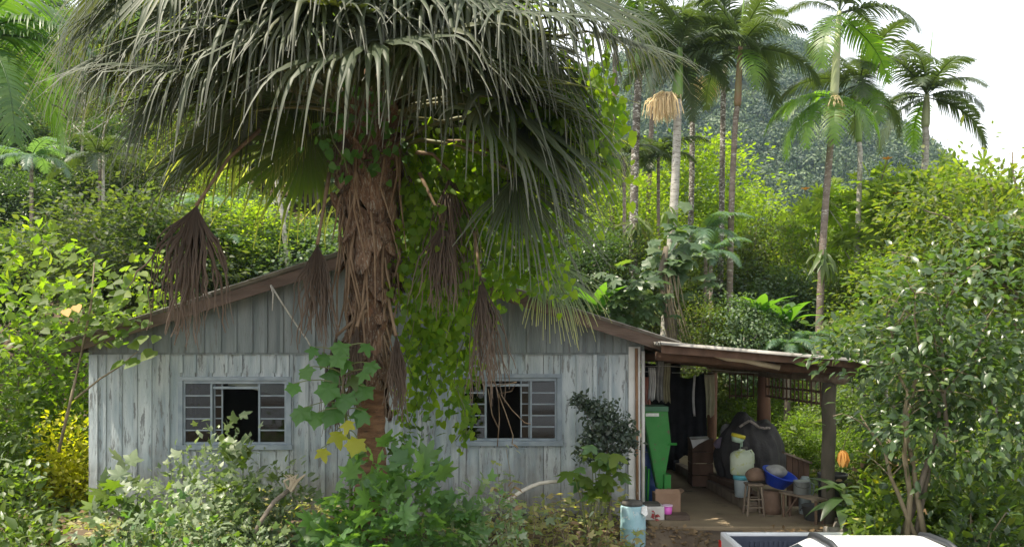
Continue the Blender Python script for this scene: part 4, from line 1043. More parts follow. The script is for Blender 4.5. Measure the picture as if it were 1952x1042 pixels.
for sgn, X in ((-1, XL - .0), (1, XR)):
    mb = MB(); mb.box(X - .16 if sgn < 0 else X + .0, X - .0 if sgn < 0 else X + .16, 7.2, 7.28, .13, .26); mb.build('side_mirror', M['car_dark'], tk, bevel=.02)
# ------------------------------------------------------------------ the big fan palm
def unit(v): v = Vector(v); return v.normalized()
def fan_blade(hub, axis, nrm_, Rl, nseg, spread, droop, rng, fold=.35, free=.5, tear=.12, hang=1.0, wmul=1.0):
    a = unit(axis); n = unit(Vector(nrm_) - a * a.dot(Vector(nrm_))); s = n.cross(a)
    V = []; Fq = []; At = []; dphi = 2 * spread / nseg; K = 11
    G = Vector((0, 0, -1))
    for i in range(nseg):
        ph = -spread + (i + .5) * dphi
        if rng.random() < tear * .35: continue
        e = a * math.cos(ph) + s * math.sin(ph)
        L_ = Rl * (.78 + .26 * math.cos(ph * .8)) * rng.uniform(.84, 1.14)
        if rng.random() < tear: L_ *= rng.uniform(.55, .8)
        q = unit(s * math.cos(ph) - a * math.sin(ph))
        p = Vector(hub) + n * rng.uniform(-.01, .01); b = len(V); wmax = 2 * free * L_ * math.tan(dphi / 2) * 1.02 * wmul
        dr = droop * rng.choice([.15, .6, 1.0, 1.4, 1.8]); kink = free + rng.uniform(-.06, .24)
        for k in range(K + 1):
            t = k / K
            if t <= free: w = max(.006, wmax * t / free)
            else: w = wmax * (1 - min(1, (t - free) / (1 - free))) ** (1.5 if wmul == 1 else .7) * .72 + .008
            w2 = dr * (0.05 * t + min(1, max(0, (t - kink)) / .30) * hang * 1.9)
            dd = unit(e + G * w2) if k else e
            if wmul > 1 and k > 2: dd = unit(dd + Vector((rng.uniform(-.28, .28), rng.uniform(-.28, .28), 0)))
            if k: p = p + dd * (L_ / K)
            up = unit(q.cross(dd)); up = up if up.dot(n) > 0 else -up
            f = fold * w * (1 if t < free else .7)
            V += [p - q * w / 2 - up * f * .5, p + up * f * .5, p + q * w / 2 - up * f * .5]; At += [t] * 3
        for k in range(K):
            c = b + k * 3; Fq += [(c, c + 1, c + 4, c + 3), (c + 1, c + 2, c + 5, c + 4)]
    return V, Fq, At

PB = Vector((ax(710, 10), 10.0, gz(ax(710, 10), 10.0)))
palm = thing('fan_palm', 'huge shaggy fan palm with a skirt of drooping fronds before the plank house', 'palm tree', tuple(PB))
rng = random.Random(77)
def prof(z):     # trunk radius by height
    pts = [(-1.2, .34), (-.6, .30), (0.2, .24), (1.2, .19), (2.6, .20), (3.1, .23), (3.5, .29), (4.0, .33), (4.7, .35), (5.2, .30), (5.9, .15)]
    for (a, ra), (b_, rb) in zip(pts, pts[1:]):
        if z <= b_: return .92 * ra + .92 * (rb - ra) * (z - a) / (b_ - a)
    return .15
def axisx(z): return PB.x - .015 + .02 * math.sin(z * 1.3) + .012 * (z - 3)
mb = MB(); zz = np.arange(-1.2, 5.9, .07); n = 26; vs = []; fs = []
for i, z in enumerate(zz):
    r = prof(z); ring = .012 * (1 if (i % 3) == 0 else -.4)
    for k in range(n):
        q = 2 * math.pi * k / n; rr = r * (.93 + .06 * math.sin(q * 3 + z * 2) + .04 * math.sin(q * 7 - z * 5)) + ring + rng.uniform(-.012, .012)
        vs.append((axisx(z) + rr * math.cos(q), PB.y + rr * math.sin(q), z))
fs = [(i * n + k, i * n + (k + 1) % n, (i + 1) * n + (k + 1) % n, (i + 1) * n + k) for i in range(len(zz) - 1) for k in range(n)]
mb.add(vs, fs); mb.build('trunk', M['fan_trunk'], palm, True)
# old leaf bases clasping the trunk
def leafbase_mesh(seed):
    rr = random.Random(seed); V = []; Fq = []; nu, nv = 6, 7
    for j in range(nv + 1):
        v = j / nv; w = .34 * (1 - v) ** .6 * (1 + rr.uniform(-.15, .15)) + .035; out = .02 + .10 * v ** 2 + .02 * rr.uniform(-1, 1)
        for i in range(nu + 1):
            u = i / nu - .5; V.append((u * w, -(out - .9 * (u * w) ** 2 / .3) + rr.uniform(-.012, .012), v * .5 + rr.uniform(-.02, .02) * (1 if v < 1 else 2)))
    for j in range(nv):
        for i in range(nu): b = j * (nu + 1) + i; Fq.append((b, b + 1, b + nu + 2, b + nu + 1))
    V2 = [(x * .9, y + .02, z) for x, y, z in V]; N = len(V)
    F2 = [tuple(reversed([q + N for q in f])) for f in Fq]
    return np_mesh('leaf_base', V + V2, [Fq + F2], M['leaf_base'], True)
lbm = [leafbase_mesh(i) for i in range(5)]
for k in range(190):
    z = 2.0 + 3.1 * (k / 190) + rng.uniform(-.08, .08); q = k * 2.399 + rng.uniform(-.2, .2)
    if z < 2.9 and rng.random() < .6: continue
    r = prof(z) * .93; s = rng.uniform(.6, 1.25)
    flip = rng.random() < .35
    mt = Matrix.Translation((axisx(z) + r * math.cos(q), PB.y + r * math.sin(q), z)) @ Matrix.Rotation(q + math.pi / 2, 4, 'Z') @ Matrix.Rotation(rng.uniform(-.25, .25), 4, 'Y') @ Matrix.Rotation(R(180) if flip else 0, 4, 'Y') @ Matrix.Diagonal((s, s * rng.uniform(.8, 1.5), s * rng.uniform(.8, 1.3), 1))
    inst('leaf_base', rng.choice(lbm), palm, mt)
# loose strips and dead stalks hanging on the trunk
for k in range(40):
    q = rng.uniform(-3.1, 0); z = rng.uniform(2.6, 4.9); r = prof(z) + .05; ln = rng.uniform(.5, 1.3)
    mb = MB(); x0 = axisx(z) + r * math.cos(q); y0 = PB.y + r * math.sin(q)
    mb.tube([(x0, y0, z), (x0 + rng.uniform(-.06, .06), y0 - .06, z - ln * .4), (x0 + rng.uniform(-.15, .15), y0 - .05, z - ln)], [.016, .013, .005], 5)
    mb.build('strip', M['petiole_dry'], palm)

def fan_frond(az_, el, Lp, Rl, droop, seed, mat='fan', spread=R(118), z0=None, pitch=-.35, nseg=54, sagp=.25, fold=.35, hang=1.0, free=.55):
    r_ = random.Random(seed); a = R(az_); e = R(el)
    d0 = Vector((math.cos(a) * math.cos(e), math.sin(a) * math.cos(e), math.sin(e)))
    z0 = z0 if z0 is not None else 5.05
    S = Vector((axisx(z0), PB.y, z0)) + Vector((math.cos(a), math.sin(a), 0)) * .2
    pts = [S + d0 * (Lp * t) + Vector((0, 0, -sagp * Lp * t * t)) for t in (0, .25, .5, .75, 1)]
    hub = pts[-1]; dr = (pts[-1] - pts[-2]).normalized()
    axis = unit(dr + Vector((0, 0, pitch)))
    up = Vector((0, 0, 1)) if abs(axis.z) < .93 else Vector((math.cos(a), math.sin(a), .2))
    V, Fq, At = fan_blade(hub, axis, up + Vector((r_.uniform(-.25, .25), r_.uniform(-.25, .25), 0)), Rl, nseg, spread, droop, r_, fold, free, .12, hang)
    fr = np_obj('frond', V, [Fq], M[mat], palm, False, At)
    mb = MB(); mb.tube(pts, [.035, .028, .022, .018, .014], 6); mb.build('petiole', M['petiole'], fr, True)
    return fr
k = 0
for i in range(56):
    el = 66 - 74 * (i / 55) ** .9 + rng.uniform(-5, 5); azm = (i * 137.5 + rng.uniform(-10, 10)) % 360
    cam_off = abs(((azm - 270 + 180) % 360) - 180)
    if el < 26 and cam_off < 52: continue
    if el < -2 and cam_off < 75: continue
    if el < 12 and (math.cos(R(azm)) < .1 or rng.random() < .65): continue
    young = el > 60
    back = cam_off > 100
    fan_frond(azm, el, rng.uniform(1.1, 1.55), rng.uniform(1.6, 2.1), rng.uniform(.8, 2.1), 100 + i, 'fan_young_backlit' if (young or (back and rng.random() < .5)) else 'fan', z0=5.0 + .45 * (1 - i / 55), pitch=-.45 - .2 * (el < 20), hang=rng.choice([.35, .6, .9, 1.3]))  # half the rear fronds take the brighter colour standing in for backlight
# fronds that stand out in the picture: hub pixel, depth, axis, radius, spread
for px, py, d, axis, Rl, sp, mat, dr in [
    (985, 335, 9.5, (.42, -.35, -.8), 1.25, 62, 'fan', .5), (1005, 235, 9.7, (.62, -.3, -.55), 1.25, 70, 'fan', 1.0), (1040, 490, 10.6, (.45, -.2, -.85), 1.0, 55, 'fan_young_backlit', .6),
    (470, 130, 9.3, (-.95, -.3, -.05), 1.9, 75, 'fan', 1.5), (560, 30, 8.7, (-.6, -.6, -.5), 1.5, 85, 'fan', 1.6), (830, 40, 8.6, (.25, -.7, -.7), 1.4, 80, 'fan', 1.5),
    (330, 60, 9.6, (-.85, -.2, -.4), 1.6, 80, 'fan', 1.6),
    (690, 40, 9.2, (-.1, -.55, -.8), 1.3, 95, 'fan', 1.3), (980, 20, 8.8, (.8, -.5, -.25), 1.5, 85, 'fan', 1.6), (500, 40, 9.0, (-.5, -.5, -.75), 1.5, 90, 'fan', 1.5), (800, 60, 9.1, (.2, -.6, -.8), 1.4, 90, 'fan', 1.4), (250, 70, 9.8, (-.7, .1, -.75), 1.3, 85, 'fan', 1.5), (1040, 80, 9.7, (.6, 0, -.8), 1.3, 85, 'fan', 1.4), (230, -70, 9.6, (-.6, .1, -.75), 1.6, 85, 'fan', 1.6), (350, -90, 9.0, (-.5, -.3, -.75), 1.7, 90, 'fan', 1.6), (330, 160, 9.5, (-.55, -.2, -.8), 1.15, 75, 'fan', 1.3), (1090, 190, 10.0, (.6, 0, -.75), 1.1, 70, 'fan_young_backlit', 1.1), (560, 190, 10.7, (-.3, .1, -.9), 1.0, 80, 'fan_young_backlit', 1.2), (620, -40, 8.8, (-.2, -.7, -.6), 1.6, 90, 'fan', 1.5), (760, -60, 8.8, (.1, -.8, -.6), 1.6, 90, 'fan', 1.5), (900, -40, 8.9, (.35, -.7, -.55), 1.6, 90, 'fan', 1.5),
    (430, -40, 9.2, (-.6, -.4, -.6), 1.6, 90, 'fan', 1.6), (280, -30, 9.7, (-.8, 0, -.6), 1.5, 90, 'fan', 1.6), (1060, -30, 9.3, (.7, -.3, -.5), 1.5, 90, 'fan', 1.6),
    (640, 70, 11.0, (-.2, .2, -.9), 1.3, 100, 'fan', .8), (850, 80, 11.0, (.3, .2, -.9), 1.3, 100, 'fan', .8), (500, 60, 11.0, (-.5, .2, -.8), 1.4, 100, 'fan', 1.0), (740, -20, 11.2, (0, .3, -.9), 1.5, 100, 'fan', .8),
    (380, 40, 10.9, (-.7, .2, -.7), 1.4, 95, 'fan', 1.3), (790, 140, 10.9, (.25, .1, -.95), 1.1, 90, 'fan', .8), (600, 130, 10.8, (-.25, .1, -.95), 1.1, 90, 'fan', .8), (1120, 60, 9.6, (.9, .1, -.2), 1.3, 80, 'fan', 1.0)]:
    hub = at(px, py, d); r_ = random.Random(px * 7 + py)
    V, Fq, At = fan_blade(hub, axis, Vector((0, -.35, 1)), Rl * 1.08, 54, R(sp), dr, r_, .35, .54, .08, 1.0)
    fr = np_obj('frond', V, [Fq], M[mat], palm, False, At)
    S = Vector((axisx(4.9) + .2 * (1 if px > 710 else -1), PB.y, 4.75 if py > 200 else 5.1))
    mid = S.lerp(hub, .5) + Vector((0, 0, .22)); mb = MB(); mb.tube([S, S.lerp(mid, .5) + Vector((0, 0, .08)), mid, mid.lerp(hub, .5) + Vector((0, 0, .06)), hub], [.034, .028, .024, .02, .015], 6); mb.build('petiole', M['petiole'], fr, True)
# dead fronds hanging folded on their stalks
for px, py, d, Rl, sp, (sx, sy), tilt, nm in [
    (374, 392, 9.2, 1.6, 34, (495, 248), -.16, 0), (605, 466, 9.5, 1.25, 24, (628, 330), -.02, 0), (845, 425, 9.6, 1.15, 30, (800, 330), -.02, 0), (860, 330, 9.7, 1.5, 20, (790, 290), .02, 0),
    (915, 525, 9.5, 1.5, 13, (905, 440), .16, 0), (755, 640, 9.6, 1.0, 14, (738, 560), .05, 0), (680, 622, 9.5, .95, 12, (708, 540), -.10, 0), (655, 255, 9.6, .55, 30, (690, 235), -.05, 0), (950, 300, 9.9, .9, 18, (850, 270), .5, 0), (640, 640, 9.7, 1.2, 10, (700, 590), -.04, 0)]:
    hub = at(px, py, d); r_ = random.Random(px + 3)
    V, Fq, At = fan_blade(hub, (tilt, -.12, -1), (0.1, -1, 0), Rl * .86, 40, R(sp * 1.15), 2.6, r_, 1.2, .22, .35, .9, wmul=2.6)
    V2, F2, A2 = fan_blade(hub + Vector((0, .06, -.03)), (tilt, .1, -1), (0.1, -1, 0), Rl * .78, 30, R(sp * .95), 2.6, r_, 1.2, .22, .35, .9, wmul=2.6)
    Fq = Fq + [tuple(i + len(V) for i in f) for f in F2]; V = V + V2; At = At + A2
    V = [Vector(v) + Vector((0, .16 * math.sin((Vector(v) - hub).x * 16 + px), 0)) * min(1, (hub.z - v[2]) * 2) * .5 for v in V]
    fr = np_obj('dead_frond', [tuple(v) for v in V], [Fq], M['fan_dead'], palm, False, At)
    S = at(sx, sy, 9.8); mid = S.lerp(hub, .5) + Vector((0, 0, .10 if abs(sx - px) > 60 else 0))
    mb = MB(); mb.tube([S, S.lerp(mid, .5), mid, mid.lerp(hub, .6), hub], [.026, .024, .02, .018, .022], 6); mb.build('petiole', M['petiole_dry'], fr, True)

# ------------------------------------------------------------------ slender feather palms
def feather_mesh(el, L_, seed, mat, nl=44, ll=.30, droop=1.5, arch=1.15):
    """rachis along +X that arches under its own weight; leaflets hang from both sides"""
    r_ = random.Random(seed); V = []; Fq = []; At = []
    n = 24; p = Vector((0, 0, 0)); ang = R(el); P = [p.copy()]; Tn = []
    for i in range(n):
        t = (i + .5) / n; a = ang - arch * R(60) * t ** 1.3 * 1.15
        dv = Vector((math.cos(a), 0.06 * math.sin(t * 4 + seed), math.sin(a))).normalized(); p = p + dv * (L_ / n); P.append(p.copy()); Tn.append(dv)
    Tn.append(Tn[-1])
    for i in range(n):                                   # rachis as a thin ridge
        r0 = .022 * L_ / 2.3 * (1 - i / n) + .004; r1 = .022 * L_ / 2.3 * (1 - (i + 1) / n) + .004; b = len(V)
        for q, rr in ((P[i], r0), (P[i + 1], r1)):
            V += [q + Vector((0, -rr, 0)), q + Vector((0, 0, -rr)), q + Vector((0, rr, 0)), q + Vector((0, 0, rr * .5))]
        Fq += [(b + k, b + (k + 1) % 4, b + 4 + (k + 1) % 4, b + 4 + k) for k in range(4)]; At += [0] * 8
    for j in range(nl):
        t = .10 + .9 * (j + .5) / nl; f = t * n; i = min(int(f), n - 1); q = P[i].lerp(P[i + 1], f - i); tv = Tn[i]
        len_ = L_ * ll * (math.sin(math.pi * min(1, .18 + t * .78)) ** .7) * r_.uniform(.85, 1.1)
        for sd in (-1, 1):
            if r_.random() < .05: continue
            dv = unit(tv * (.35 + .6 * t) + Vector((0, sd * 1.0, .25 + r_.uniform(-.15, .15)))); w = L_ * .011
            pp = q.copy(); b = len(V); K = 5; wd = tv
            for k in range(K + 1):
                u = k / K; ww = w * (1 - u ** 2.5) + .002
                V += [pp - wd * ww, pp + wd * ww]; At += [u, u]
                dd = unit(dv + Vector((0, 0, -1)) * droop * u * r_.uniform(.8, 1.2)); pp = pp + dd * (len_ / K)
            Fq += [(b + 2 * k, b + 2 * k + 1, b + 2 * k + 3, b + 2 * k + 2) for k in range(K)]
    return np_mesh('frond', V, [Fq], M[mat], False, At)
FE = {}
def fmesh(el, mat, v=0, **kw):
    k = (el, mat, v)
    if k not in FE: FE[k] = feather_mesh(el, 2.3, hash(k[:1]) % 97 + v * 13, mat, **kw)
    return FE[k]
M['palm_dark'] = pmat('palm_dark', (.075, .065, .05), (.18, .155, .125), 4, .9, .4, (1, 1, 2), c3=(.55, .53, .48), dirt=.52)
M['palm_pale'] = pmat('palm_pale', (.30, .28, .24), (.46, .44, .39), 3, .9, .3, (1, 1, 4), c3=(.15, .13, .11), dirt=.54)
M['palm_brown'] = pmat('palm_brown', (.13, .10, .08), (.22, .175, .14), 3, .9, .3, (1, 1, 3), c3=(.42, .40, .35), dirt=.56)
M['shaft'] = pmat('shaft', (.13, .24, .05), (.20, .30, .06), 3, .45, .05, (1, 1, .3))
M['shaft_pale'] = pmat('shaft_pale', (.26, .30, .16), (.34, .36, .20), 3, .45, .05, (1, 1, .3))
M['shaft_red'] = pmat('shaft_red', (.25, .10, .07), (.2, .18, .08), 3, .5, .05, (1, 1, .5))
def slim_palm(label, d, top, bot, wpx, shaft_len, L_, nf, seed, trunk='palm_dark', shaft='shaft', leaf='feather', flower=None, group=None, els=(70, 48, 28, 8, -18), spear=True, mess=1.0):
    """top/bot: pixels of the crown base and of the lowest visible point of the trunk"""
    r_ = random.Random(seed)
    Tt = at(top[0], top[1], d); Bv = at(bot[0], bot[1], d); g = gz(Bv.x, d)
    k = (Tt.x - Bv.x) / max(.1, Tt.z - Bv.z); B0 = Vector((Bv.x - k * (Bv.z - g), d, g - .2))
    t = thing('feather_palm', label, 'palm tree', (B0.x, d, g), group)
    r = wpx * .38 / F * d; pts = []; rr = []; n = 26
    for i in range(n + 1):
        u = i / n; p = B0.lerp(Tt, u); p.x += .05 * math.sin(u * 5 + seed); pts.append(p); rr.append(r * (1.18 - .28 * u) * (1 + .03 * ((i % 2) * 2 - 1)))
    pts[-1] = Tt.copy()
    mb = MB(); mb.tube(pts, rr, 12); mb.build('trunk', M[trunk], t, True)
    up = (Tt - B0).normalized(); ct = Tt + up * shaft_len
    mb = MB(); mb.tube([Tt - up * .05, Tt + up * .08, Tt + up * shaft_len * .5, ct], [r * 1.0, r * 1.25, r * 1.05, r * .7], 12); mb.build('crownshaft', M[shaft], t, True)
    for i in range(nf):
        if r_.random() < .06: continue
        el = els[min(len(els) - 1, int(i / nf * len(els)))]; a = i * 2.399 + r_.uniform(-.5, .5) + seed
        s = L_ / 2.3 * r_.uniform(.74, 1.14)
        mt = Matrix.Translation(ct - up * (.12 * i / nf)) @ Matrix.Rotation(a, 4, 'Z') @ Matrix.Rotation(r_.uniform(-.25, .25), 4, 'X') @ Matrix.Diagonal((s, s, s, 1))
        inst('frond', fmesh(el, leaf if (el > -10 or r_.random() < .4) else 'feather_lit', r_.randint(0, 2)), t, mt)
    if spear:
        mb = MB(); mb.tube([ct, ct + Vector((.10, 0, L_ * .5)), ct + Vector((.2, 0, L_ * .85))], [.03, .022, .004], 6); mb.build('spear_leaf', M['shaft'], t)
    if flower:
        for (fx, fy, fr) in flower:
            c = Tt + Vector((0, -.02, -.02)); e = at(fx, fy, d - .55); mb = MB()
            for q in range(150):
                s0 = c.lerp(e + Vector((0, 0, fr * .8)), r_.uniform(.35, .9)); o = Vector((r_.gauss(0, fr * .42), r_.gauss(0, fr * .42), 0))
                mb.tube([c, s0 + o * .5, e + o + Vector((0, 0, fr * r_.uniform(-.1, .3))), e + o * 1.15 + Vector((0, 0, -fr * r_.uniform(.4, 1.1)))], [.014, .014, .013, .008], 4)
            mb.build('flower_cluster', M['flower'], t)
    return t
G_ = 'slender feather palms behind the carport'
slim_palm('thick white-blotched palm trunk right of the fan palm, its crown above the picture', 24, (1219, 132), (1207, 520), 21, 2.1, 2.6, 12, 1, 'palm_dark', 'shaft', group=G_)
slim_palm('thin dark palm trunk half hidden by the fringe of the fan palm', 30, (1176, -20), (1168, 420), 13, 1.2, 2.5, 11, 2, 'palm_brown', 'shaft', group=G_)
slim_palm('thin dark palm close behind the white-blotched trunk', 30, (1244, 75), (1236, 470), 12, 1.2, 2.4, 11, 3, 'palm_brown', 'shaft', group=G_)
slim_palm('pale trunked palm with a thick green shaft and big cream flower tassel', 23, (1291, 186), (1278, 460), 22, 1.35, 2.3, 14, 4, 'palm_pale', 'shaft', 'feather', [(1262, 200, .42)], G_)
slim_palm('slim palm with a cream flower tassel to the right of its green shaft', 27, (1322, 168), (1313, 440), 14, 1.3, 2.3, 12, 5, 'palm_dark', 'shaft', 'feather', [(1345, 165, .42)], G_)
slim_palm('slim grey palm between the tasselled palms and the reddish one', 26, (1384, 118), (1370, 520), 14, 1.0, 2.2, 11, 6, 'palm_dark', 'shaft_pale', group=G_)
slim_palm('palm with a reddish brown upper trunk and one long frond arching right', 23, (1406, 200), (1386, 640), 15, 1.6, 2.5, 14, 7, 'palm_brown', 'shaft_red', 'feather', None, G_)
p8 = slim_palm('palm with a pale ruff of flowers and bright hanging fronds below its shaft', 22, (1590, 182), (1562, 620), 17, 2.2, 2.2, 11, 8, 'palm_brown', 'shaft_pale', 'feather', [(1592, 206, .26)], G_)
for a, el, s in ((3.3, -18, 1.0), (2.9, 8, .92), (3.8, -18, .9), (-.35, -18, .85), (-1.0, -18, .8), (4.4, -18, .9), (3.5, 8, .8)):
    c = at(1589, 184, 22)
    inst('frond', fmesh(el, 'feather_lit', 1), p8, Matrix.Translation(c) @ Matrix.Rotation(a, 4, 'Z') @ Matrix.Diagonal((s, s, s, 1)))
slim_palm('palm with a slim blue green shaft before the far hill', 24, (1637, 268), (1634, 640), 13, 1.7, 2.3, 15, 9, 'palm_pale', 'shaft', group=G_)
slim_palm('rightmost palm, with a spear leaf standing against the white sky', 26, (1764, 240), (1755, 420), 17, 1.0, 2.45, 15, 10, 'palm_pale', 'shaft_pale', 'feather', None, G_)
# bright palm at the upper left corner and little bluish palms on the slope
slim_palm('bright green palm fronds reaching in at the upper left corner', 16.5, (-50, 150), (-60, 700), 22, .9, 3.1, 16, 14, 'palm_pale', 'shaft', 'feather_mid', els=(60, 40, 22, 8, -18))
def young_palm(label, px, py, d, L_, seed, mat):
    c = at(px, py, d); g = gz(c.x, c.y); t = thing('young_palm', label, 'young palm', (c.x, c.y, g)); r_ = random.Random(seed)
    mb = MB(); mb.tube([(c.x, c.y, g - .1), (c.x, c.y, c.z)], [.07, .05], 8); mb.build('trunk', M['palm_brown'], t, True)
    for i in range(9):
        s = L_ / 2.3 * r_.uniform(.8, 1.1)
        inst('frond', fmesh((48, 28, 8)[i % 3], mat, i % 2), t, Matrix.Translation(c) @ Matrix.Rotation(i * 2.4 + seed, 4, 'Z') @ Matrix.Diagonal((s, s, s, 1)))
M['feather_blue'] = leafmat('feather_blue', [(.07, .13, .08), (.09, .15, .10)], rough=.4, trans=.35)
young_palm('small bluish palm just right of the hanging dead frond', 405, 395, 24, 1.4, 1, 'feather_blue')
young_palm('small bluish palm lower on the slope, above the left roof edge', 432, 462, 22.5, 1.1, 2, 'feather_blue')
young_palm('young palm low on the slope left of the fan palm fringe', 190, 300, 27, 1.8, 11, 'feather')
young_palm('small palm at the left edge above the lime shrub', 60, 300, 25, 1.6, 12, 'feather_blue')
young_palm('young palm on the slope between the two left dead fronds', 500, 400, 25, 1.5, 13, 'feather')
young_palm('young palm high on the slope under the corner palm', 120, 190, 32, 2.0, 15, 'feather')
young_palm('small palm behind the left end of the roof', 310, 450, 22, 1.2, 16, 'feather_mid')
young_palm('dark young palm behind the right end of the ridge', 1190, 300, 25, 1.7, 3, 'feather')
young_palm('young palm arching between the tasselled palm trunks', 1255, 300, 26, 1.6, 4, 'feather')
young_palm('small palm at the foot of the slim palms', 1345, 440, 23, 1.3, 5, 'feather_blue')
young_palm('little palm by the philodendron trunk, fronds tinged blue', 1355, 480, 22, 1.1, 6, 'feather_blue')
# ------------------------------------------------------------------ trees
tree_proto('broad', 'broadleaf_tree', 8, (2.7, 2.7, 2.6), 150, 80, .22, 'card', 'leaf_slope', 'bark', .16, 1, flat=.5, clr=.22, lump=.7)
tree_proto('dark', 'dark_tree', 9, (2.5, 2.5, 3.0), 150, 80, .21, 'card', 'leaf_dark', 'bark', .17, 2, flat=.5, clr=.20, lump=.7)
tree_proto('olive', 'olive_green_tree', 9, (2.4, 2.4, 3.2), 140, 75, .20, 'card', 'leaf_olive', 'bark', .14, 3, flat=.45, clr=.20, lump=.7)
tree_proto('feathery', 'feathery_tree', 10, (2.8, 2.8, 3.0), 130, 70, .20, 'card', 'leaf_canopy', 'bark_pale', .13, 4, flat=.30, clr=.26, droop=.1)
tree_proto('blue', 'grey_green_tree', 8, (2.6, 2.6, 2.8), 150, 70, .22, 'card', 'leaf_blue', 'bark_pale', .15, 5, flat=.5, clr=.20, lump=.7)
tree_proto('cecropia', 'umbrella_tree', 9, (2.3, 2.3, 1.5), 52, 15, .52, 'finger', 'leaf_umbrella', 'bark_pale', .10, 6, flat=.3, clr=.22, droop=.35, hollow=.6, nl=26)
tree_proto('fresh', 'broadleaf_tree', 8, (2.6, 2.6, 2.6), 150, 80, .20, 'card', 'leaf_fresh', 'bark_pale', .14, 11, flat=.5, clr=.20, lump=.7)
tree_proto('small', 'bushy_tree', 4, (1.5, 1.5, 1.7), 80, 50, .20, 'rhomb', 'leaf_mid', 'twig', .06, 7, flat=.5, clr=.30, cz=2.1)
tree_proto('limebush', 'lime_bush', 4, (1.6, 1.6, 1.7), 80, 55, .20, 'rhomb', 'leaf_lime', 'twig', .06, 8, flat=.45, clr=.30, cz=2.1)
trng = random.Random(41)
def tree_at(key, px, d, top, label, group=None, rot=None, wide=1.0):
    x = ax(px, d); g = gz(x, d); h = PROTO[key]['h']; s = max(.25, (az(top, d) - g) / (h * 1.12))
    o = plant_tree(key, (x, d, g), label, 'tree', group, trng.uniform(0, 6.28) if rot is None else rot, s)
    if wide != 1.0: o.scale = (s * wide, s * wide, s)
    return o
# slope behind the house, left of and behind the fan palm
kinds = {'broad': 'leafy green tree', 'dark': 'dark green tree', 'olive': 'yellowish green tree', 'blue': 'grey green tree', 'feathery': 'bright feathery tree'}
def zone(px): return ('far left of the slope' if px < 150 else 'above the left roof edge' if px < 420 else 'behind the fan palm trunk' if px < 760 else 'behind the hanging vines')
def level(d): return 'low' if d < 30 else 'halfway up' if d < 46 else 'high up' if d < 56 else 'at the top'
slope = []; made = []
for d in (23.5, 27, 31, 36, 42, 50, 60, 72):
    n = int(9 + d / 12)
    for i in range(n):
        px = -80 + 1160 * (i + trng.uniform(.15, .85)) / n
        slope.append((px, d + trng.uniform(-1.5, 1.5)))
for px, d in slope:
    x = ax(px, d); g = gz(x, d); hh = trng.uniform(3.0, 5.6) if d < 30 else trng.uniform(4.5, 8.0)
    kd = trng.choices(['broad', 'dark', 'olive', 'blue', 'feathery'], [2.2, 3.4, .8, 3.4, .4])[0]
    if 330 < px < 470 and d > 30 : kd = trng.choice(['feathery', 'olive', 'broad'])
    top = HY - (g + hh - CAMZ) / d * F
    lab = f'{kinds[kd]} {level(d)} {zone(px)}'
    made.append((px, lab, tree_at(kd, px, d, top, lab, f'{kinds[kd]}s {zone(px)}', None, trng.uniform(.85, 1.25))))
ORD = ['leftmost', 'second from the left', 'third from the left', 'fourth from the left', 'fifth from the left', 'sixth from the left', 'seventh from the left', 'eighth from the left']
for lab in sorted(set(m_[1] for m_ in made)):
    same = sorted([m_ for m_ in made if m_[1] == lab], key=lambda m_: m_[0])
    if len(same) > 1:
        for i, m_ in enumerate(same): m_[2]['label'] = f'{lab}, {ORD[min(i, 7)]}'
tree_at('broad', 250, 21.5, 345, 'round bushy green tree behind the left end of the roof', None, .4, 1.3)
tree_at('feathery', 420, 30, 300, 'sunlit yellow green tree on the slope above the small bluish palms', None, .9, 1.0)
for k, (px, d, y0, y1) in enumerate([(150, 30, 420, 190), (232, 34, 330, 170), (196, 27, 470, 260), (318, 40, 300, 150), (472, 29, 470, 300), (610, 30, 440, 300)]):
    t = thing('bare_tree', ['thin bare stem', 'slim bare stem', 'leaning bare stem'][k % 3] + ' on the slope, ' + ['under the corner palm fronds', 'left of the fan palm fringe, high up', 'left of the fan palm fringe, low down', 'behind the fringe of the fan palm', 'above the left roof slope', 'just left of the fan palm trunk', 'near the left edge, high up', 'above the lime shrub', 'beside the first hanging dead frond', 'behind the second hanging dead frond', 'near the slope top by the fan palm', 'at the top of the slope near the left edge'][k], 'tree', (ax(px, d), d, gz(ax(px, d), d)))
    w_ = trng.uniform(-14, 14); mb = MB(); mb.tube([Vector((ax(px, d), d, gz(ax(px, d), d) - .2)), at(px + w_ * .3, y0, d), at(px + w_ * .5, (y0 + y1) / 2, d), at(px + w_, y1, d)], [.08, .07, .055, .03], 7); mb.build('trunk', M['bark' if k % 2 else 'bark_pale'], t, True)
    for q in range(3):
        a = at(px + w_ * .6, y1 + 40 - 14 * q, d); mb = MB(); mb.tube([a, a + Vector((trng.uniform(-.6, .6), -.1, .5)), a + Vector((trng.uniform(-1.2, 1.2), -.3, 1.0))], [.03, .02, .008], 5); mb.build('branch', M['palm_pale'], t, True)
# bare white trunk
t = thing('bare_tree', 'bare whitish leaning trunk behind the roof, left of the fan palm', 'tree', (ax(548, 23), 23, gz(ax(548, 23), 23)))
mb = MB(); mb.tube([at(556, 640, 23), at(548, 505, 23), at(540, 420, 23), at(524, 330, 23), at(518, 270, 23)], [.09, .075, .06, .05, .03], 8); mb.build('trunk', M['palm_pale'], t, True)
mb = MB(); mb.tube([at(541, 425, 23), at(552, 390, 23.3), at(560, 350, 23.3)], [.035, .025, .01], 6); mb.build('branch', M['palm_pale'], t, True)
